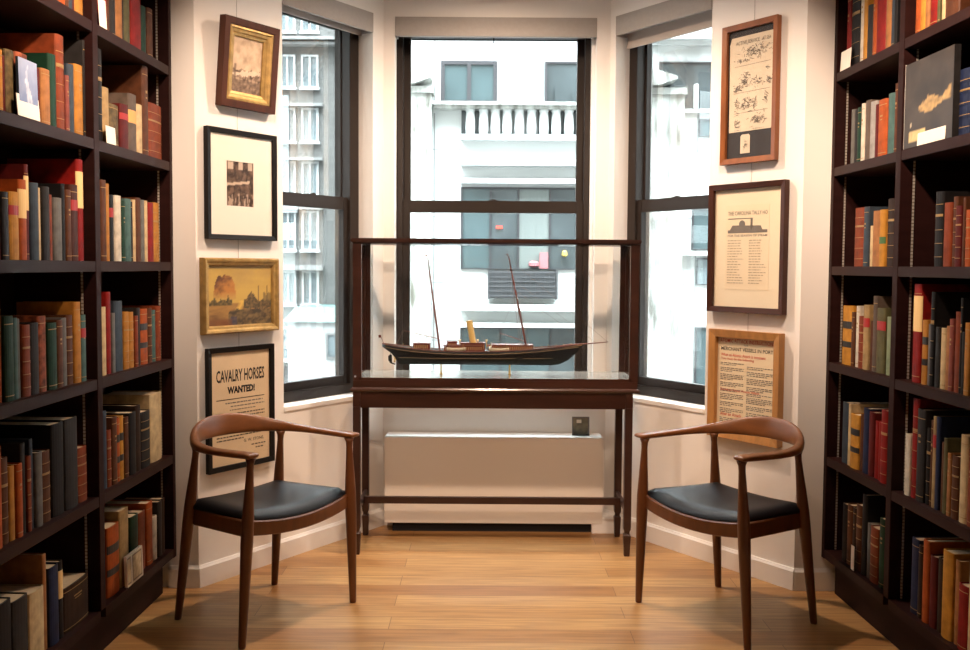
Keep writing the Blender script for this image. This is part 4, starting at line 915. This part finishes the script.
dk.loft([vs[i * 4:i * 4 + 4] for i in range(len(st))]); dk.build('deck', DECK, sh)
def house(x0, x1, hw_, hh, nm='deckhouse', over=0.003):
    zb = min(sheer(x0), sheer(x1)) - 0.003; m = MB(); m.box((x0, -hw_, zb), (x1, hw_, zb + hh), HOUSE); m.box((x0 - over, -hw_ - over, zb + hh), (x1 + over, hw_ + over, zb + hh + 0.003), MAST)
    x = x0 + 0.006
    while x < x1 - 0.008:
        for sy in (-1, 1): m.box((x, sy * hw_, zb + hh * 0.35), (x + 0.005, sy * (hw_ + 0.0008), zb + hh * 0.85), BOATC if False else GOLDL)
        x += 0.0105
    return m.build(nm, None, sh)
house(-0.360, -0.275, 0.030, 0.034); house(-0.205, -0.010, 0.040, 0.032); house(-0.120, 0.000, 0.028, 0.044); house(0.035, 0.240, 0.040, 0.034); house(-0.19, -0.14, 0.02, 0.050)
for x0, x1 in ((-0.190, -0.095), (0.020, 0.122)):
    for sy in (-1, 1):
        bo = MB(); rr = []
        for q in range(9):
            t_ = q / 8; x = x0 + (x1 - x0) * t_; b = 0.0115 * math.sin(math.pi * min(0.97, max(0.03, t_))) ** 0.6 + 0.0006; lift = 0.004 * (2 * t_ - 1) ** 2
            rr.append([(x, sy * 0.054 + b * math.cos(a), 0.150 + lift + (0.002 if a == 0 else 0) - 0.014 * math.sin(a)) for a in [math.pi * k / 8 for k in range(9)]])
        bo.loft(rr); o = bo.build('lifeboat', BOATC, sh, 0, True, 'cream lifeboat')
        dv = MB()
        for x in (x0 + 0.012, x1 - 0.012): dv.tube([(x, sy * 0.060, 0.128), (x, sy * 0.066, 0.165), (x, sy * 0.060, 0.172), (x, sy * 0.052, 0.170)], 0.0011, None, 6)
        dv.build('davit', BRASS, sh)
fx = -0.055
m = MB(); m.tube([(fx, 0, 0.150), (fx - 0.003, 0, 0.170), (fx - 0.024, 0, 0.285)], [0.0185, 0.0160, 0.0160], None, 18); m.tube([(fx - 0.0238, 0, 0.283), (fx - 0.0245, 0, 0.287)], 0.0172, None, 18)
m.build('funnel', BUFF, sh, 0, False, 'tall buff funnel raked aft')
m = MB()
for x, y in ((-0.035, 0.018), (-0.035, -0.018), (0.010, 0.016), (-0.125, 0.016), (-0.125, -0.016)): m.tube([(x, y, 0.150), (x - 0.002, y, 0.182)], 0.0022, None, 8); m.lathe([(0.002, 0), (0.0055, 0.004), (0.006, 0.010), (0.002, 0.011)], (x - 0.001, y, 0.180), None, 10)
m.build('ventilators', BUFF, sh)
m = MB()
for x in (-0.15, -0.11, -0.02, 0.02, 0.22): m.box((x - 0.008, -0.008, 0.158), (x + 0.008, 0.008, 0.168))
m.build('skylights', HOUSE, sh)
M1, M1T = Vector((-0.226, 0, 0.130)), Vector((-0.290, 0, 0.605)); M2, M2T = Vector((0.213, 0, 0.140)), Vector((0.116, 0, 0.612))
for a, b in ((M1, M1T), (M2, M2T)):
    m = MB(); m.tube([a, a.lerp(b, 0.5), b], [0.0056, 0.0048, 0.0024], None, 8)
    m.tube([a.lerp(b, 0.62), a.lerp(b, 0.64)], [0.0052, 0.0052], None, 8)
    mo = m.build('mast', MAST, sh)
    f = MB(); tp = b + Vector((-0.002, 0, 0.012)); f.tube([b, tp], 0.0008, None, 6); f.add([tp, tp + Vector((-0.016, 0, -0.003)), tp + Vector((-0.002, 0, -0.010)), tp + Vector((0, 0.001, 0)), tp + Vector((-0.016, 0.001, -0.003)), tp + Vector((-0.002, 0.001, -0.010))], [(0, 1, 2), (5, 4, 3), (0, 3, 4, 1), (1, 4, 5, 2), (2, 5, 3, 0)])
    f.build('pennant', MAST, mo)
m = MB(); m.tube([(-0.236, 0, 0.195), (-0.410, 0, 0.235)], [0.0026, 0.0016], None, 8); m.build('boom', MAST, sh)
m = MB(); m.tube([(0.200, 0, 0.185), (0.075, 0, 0.225)], [0.0026, 0.0016], None, 8); m.build('boom', MAST, sh)
m = MB(); m.tube([(0.40, 0, sheer(0.43) + 0.002), (0.500, 0, 0.173), (0.622, 0, 0.184)], [0.004, 0.0034, 0.0018], None, 8); m.build('bowsprit', MAST, sh)
m = MB(); m.tube([(-0.508, 0, sheer(-0.508)), (-0.528, 0, 0.212)], 0.0012, None, 6); m.box((-0.536, -0.0005, 0.198), (-0.524, 0.0005, 0.212)); m.build('ensign_staff', MAST, sh)
m = MB(); m.tube([(-0.452, 0, 0.064), (-0.470, 0, 0.070), (-0.483, 0, 0.085), (-0.484, 0, 0.104), (-0.474, 0, 0.118)], [0.003, 0.004, 0.004, 0.004, 0.003], None, 8); m.box((-0.480, -0.0015, 0.070), (-0.468, 0.0015, 0.112)); m.build('rudder', HULLG, sh)
m = MB(); m.tube([(-0.456, 0, 0.088), (-0.446, 0, 0.088)], 0.0035, None, 8)
for q in range(4): a = q * math.pi / 2 + 0.5; m.tube([(-0.455, 0, 0.088), (-0.454, 0.016 * math.cos(a), 0.088 + 0.016 * math.sin(a))], [0.002, 0.0045], None, 6)
m.build('propeller', BRASS, sh)
m = MB(); R_ = 0.00055
for a, b in ((M1, M1T), (M2, M2T)):
    top = a.lerp(b, 0.97); mid = a.lerp(b, 0.63)
    for sy in (-1, 1):
        for dx in (-0.02, 0.0, 0.02): m.tube([mid, (a.x + dx, sy * 0.060, 0.136)], R_, None, 4)
        m.tube([top, (a.x - 0.03, sy * 0.058, 0.136)], R_, None, 4)
m.tube([M2T.lerp(M2, 0.03), (0.618, 0, 0.185)], R_, None, 4); m.tube([M2.lerp(M2T, 0.63), (0.52, 0, 0.176)], R_, None, 4); m.tube([M2.lerp(M2T, 0.75), (0.56, 0, 0.179)], R_, None, 4)
m.tube([M1T.lerp(M1, 0.03), (0.02, 0, 0.160)], R_, None, 4); m.tube([M1.lerp(M1T, 0.6), (-0.41, 0, 0.236)], R_, None, 4); m.tube([(-0.41, 0, 0.236), (-0.450, 0, sheer(-0.45))], R_ * 1.6, None, 4)
m.tube([M2T.lerp(M2, 0.03), M1T.lerp(M1, 0.03)], R_ * 0.8, None, 4); m.tube([M2.lerp(M2T, 0.6), (0.075, 0, 0.226)], R_, None, 4)
m.build('rigging', ROPE, sh)
m = MB()
for sy in (-1, 1):
    for i in range(26):
        x = -0.49 + i * 0.037; b = next(bb for xx, bb in st if xx >= x); m.tube([(x, sy * min(b, 0.066), sheer(x)), (x, sy * min(b, 0.066), sheer(x) + 0.013)], 0.0006, None, 4)
m.build('rail_stanchions', BRASS, sh)
for x in (-0.220, 0.126):
    MB().lathe([(0.0085, 0), (0.0085, 0.003), (0.0045, 0.007), (0.0038, 0.03), (0.0055, 0.036), (0.0035, 0.041), (0.0050, 0.047), (0.0050, 0.0495)], (x, 0, 0), None, 14).build('stand_post', BRASS, sh, 0, True, 'turned brass stand post')

for o in sh.children:
    if not o.name.startswith('stand_post'): o.location.z = -0.0155

# ------------------------------------------------------------------ the two armchairs
def ring_c(c, r, n=12, ex=1.0): return [(c[0] + r * math.cos(2 * math.pi * k / n), c[1] + r * ex * math.sin(2 * math.pi * k / n), c[2]) for k in range(n)]
def chair(label, loc, f):
    rz = math.atan2(-f[0], f[1]); t = thing('armchair', label, 'chair', (loc[0], loc[1], 0), rz, 'matching wooden armchairs')
    def leg(b, tp, s):
        b = Vector(b); tp = Vector(tp); prof = [(0, 0.0132), (0.012, 0.0142), (0.30, 0.0190), (0.55, 0.0232), (0.66, 0.0232), (0.74, 0.0205), (0.86, 0.0158), (0.945, 0.0128), (0.975, 0.0140), (1.0, 0.0205)]
        MB().loft([ring_c(b.lerp(tp, q), r_, 16) for q, r_ in prof]).build('leg', TEAK_SHADED, t, 0, True)
    for s in (-1, 1):
        leg((s * 0.298, 0.2135, 0), (s * 0.262, 0.2260, 0.7060), s)
        leg((s * 0.255, -0.2200, 0), (s * 0.221, -0.138, 0.7020), s)
    # seat rails
    def rail(pts, zt, zb, w, name='seat_rail', in_=(0, 1)):
        m = MB(); rr = []
        for i, p in enumerate(pts):
            d = Vector((pts[min(i + 1, len(pts) - 1)][0] - pts[max(i - 1, 0)][0], pts[min(i + 1, len(pts) - 1)][1] - pts[max(i - 1, 0)][1])).normalized(); n_ = Vector((-d.y, d.x))
            a = 0.004
            sec = [(-w / 2, zb[i] + a), (-w / 2 + a, zb[i]), (w / 2 - a, zb[i]), (w / 2, zb[i] + a), (w / 2, zt[i] - a), (w / 2 - a, zt[i]), (-w / 2 + a, zt[i]), (-w / 2, zt[i] - a)]
            rr.append([(p[0] + n_.x * o, p[1] + n_.y * o, z) for o, z in sec])
        m.loft(rr); return m.build(name, TEAK_SHADED, t, 0, False)
    N = 14; xs = [-0.268 + 0.536 * i / N for i in range(N + 1)]
    q = [1 - (x / 0.268) ** 2 for x in xs]
    rail([(x, 0.211 + 0.020 * k) for x, k in zip(xs, q)], [0.474 - 0.030 * k for k in q], [0.416 - 0.026 * k for k in q], 0.024)
    xb = [-0.205 + 0.41 * i / N for i in range(N + 1)]; qb = [1 - (x / 0.205) ** 2 for x in xb]
    rail([(x, -0.172 - 0.008 * k) for x, k in zip(xb, qb)], [0.455 - 0.012 * k for k in qb], [0.392 for k in qb], 0.022)
    for s in (-1, 1):
        P = [(s * (0.274 + (0.217 - 0.274) * i / 8), 0.205 - 0.355 * i / 8) for i in range(9)]
        rail(P, [0.474 + (0.458 - 0.474) * i / 8 - 0.004 * math.sin(math.pi * i / 8) for i in range(9)], [0.412 + (0.386 - 0.412) * i / 8 for i in range(9)], 0.024)
    # leather cushion
    nu, nv = 18, 16; top = []; 
    def outline(u, v):
        y = -0.172 + 0.384 * v; wx = 0.232 + (0.268 - 0.232) * v; x = (2 * u - 1) * wx
        k = 1 - (2 * u - 1) ** 2; return x, y + (0.021 * k if v > 0 else 0) * v ** 2 - 0.006 * k * (1 - v) ** 2
    vs = []
    def edge(u, v): return min(1.0, min(u, 1 - u, v, 1 - v) / 0.16)
    for lay in (0, 1):
        for j in range(nv + 1):
            for i in range(nu + 1):
                u, v = i / nu, j / nv; x, y = outline(u, v); k = 1 - (2 * u - 1) ** 2
                base = 0.470 + (0.456 - 0.470) * (1 - v) - 0.030 * k * v ** 1.5 - 0.012 * k * (1 - v) ** 2
                e_ = edge(u, v); sh_ = math.sqrt(max(0, 1 - (1 - e_) ** 2))
                z = base - 0.004 if lay == 0 else base + 0.010 + 0.032 * sh_ - 0.014 * k * math.sin(math.pi * v) ** 1.2
                sc_ = 1.0 if lay == 0 else 1.0
                vs.append((x * sc_, y, z))
    fs = []; W_ = nu + 1; T_ = W_ * (nv + 1)
    for j in range(nv):
        for i in range(nu):
            a = j * W_ + i; fs.append((a, a + W_, a + W_ + 1, a + 1)); fs.append((T_ + a, T_ + a + 1, T_ + a + W_ + 1, T_ + a + W_))
    for i in range(nu): fs.append((i, i + 1, T_ + i + 1, T_ + i)); a = nv * W_ + i; fs.append((a + 1, a, T_ + a, T_ + a + 1))
    for j in range(nv): a = j * W_; fs.append((a + W_, a, T_ + a, T_ + a + W_)); a = j * W_ + nu; fs.append((a, a + W_, T_ + a + W_, T_ + a))
    m = MB(); m.add(vs, fs); m.build('seat_cushion', LEATHER, t, 0, True, 'black leather seat pad')
    # the one sweeping arm and back rail
    S = [(0.272, 0.258, 0.7185, 0.021, 0.0050, 0), (0.272, 0.253, 0.7185, 0.0275, 0.0085, 0), (0.271, 0.240, 0.7175, 0.0290, 0.0115, 0), (0.270, 0.205, 0.7165, 0.0275, 0.0130, 0), (0.277, 0.130, 0.7140, 0.0255, 0.0130, 0),
         (0.282, 0.045, 0.7120, 0.0235, 0.0130, 0), (0.276, -0.035, 0.7125, 0.0215, 0.0145, 0.05), (0.258, -0.098, 0.7160, 0.0190, 0.0180, 0.12), (0.224, -0.152, 0.7230, 0.0165, 0.0235, 0.2),
         (0.174, -0.204, 0.7330, 0.0135, 0.0330, 0.26), (0.118, -0.236, 0.7410, 0.0115, 0.0415, 0.28), (0.062, -0.254, 0.7455, 0.0105, 0.0455, 0.28), (0.0, -0.260, 0.7470, 0.0102, 0.0465, 0.28)]
    full = S + [(-a[0], *a[1:]) for a in reversed(S[:-1])]
    P = [Vector(a[:3]) for a in full]; rr = []; n = 18
    for i, a in enumerate(full):
        d = (P[min(i + 1, len(P) - 1)] - P[max(i - 1, 0)]).normalized()
        if i in (0, len(full) - 1): d = Vector((0, -1, 0)) if i == 0 else Vector((0, 1, 0))
        o = d.cross(Vector((0, 0, 1))).normalized()            # outward side
        if o.dot(Vector((a[0], a[1] if abs(a[0]) < 0.2 else 0, 0))) < 0: o = -o
        up = Vector((0, 0, 1)) * math.cos(a[5]) + o * math.sin(a[5]); oo = o * math.cos(a[5]) - Vector((0, 0, 1)) * math.sin(a[5])
        ring = []
        for k in range(n):
            th = 2 * math.pi * k / n; c, s_ = math.cos(th), math.sin(th); ex = 0.75
            ring.append(P[i] + oo * (a[3] * (abs(c) ** ex) * (1 if c >= 0 else -1)) + up * (a[4] * (abs(s_) ** ex) * (1 if s_ >= 0 else -1)))
        if i > 0 and sum((ring[k] - rr[-1][k]).length for k in range(n)) > sum((ring[k] - rr[-1][(n // 2 - k) % n]).length for k in range(n)):
            ring = [ring[(n // 2 - k) % n] for k in range(n)]
        rr.append(ring)
    m = MB(); m.loft(rr); m.build('arm_and_back_rail', TEAKARM, t, 0, True, sub=1)
    return t
chair('teak armchair with black leather seat, left of the display case', (-0.895, 3.789), (0.349, -0.2455))
chair('teak armchair with black leather seat, right of the display case', (1.0015, 3.801), (-0.3745, -0.2425))
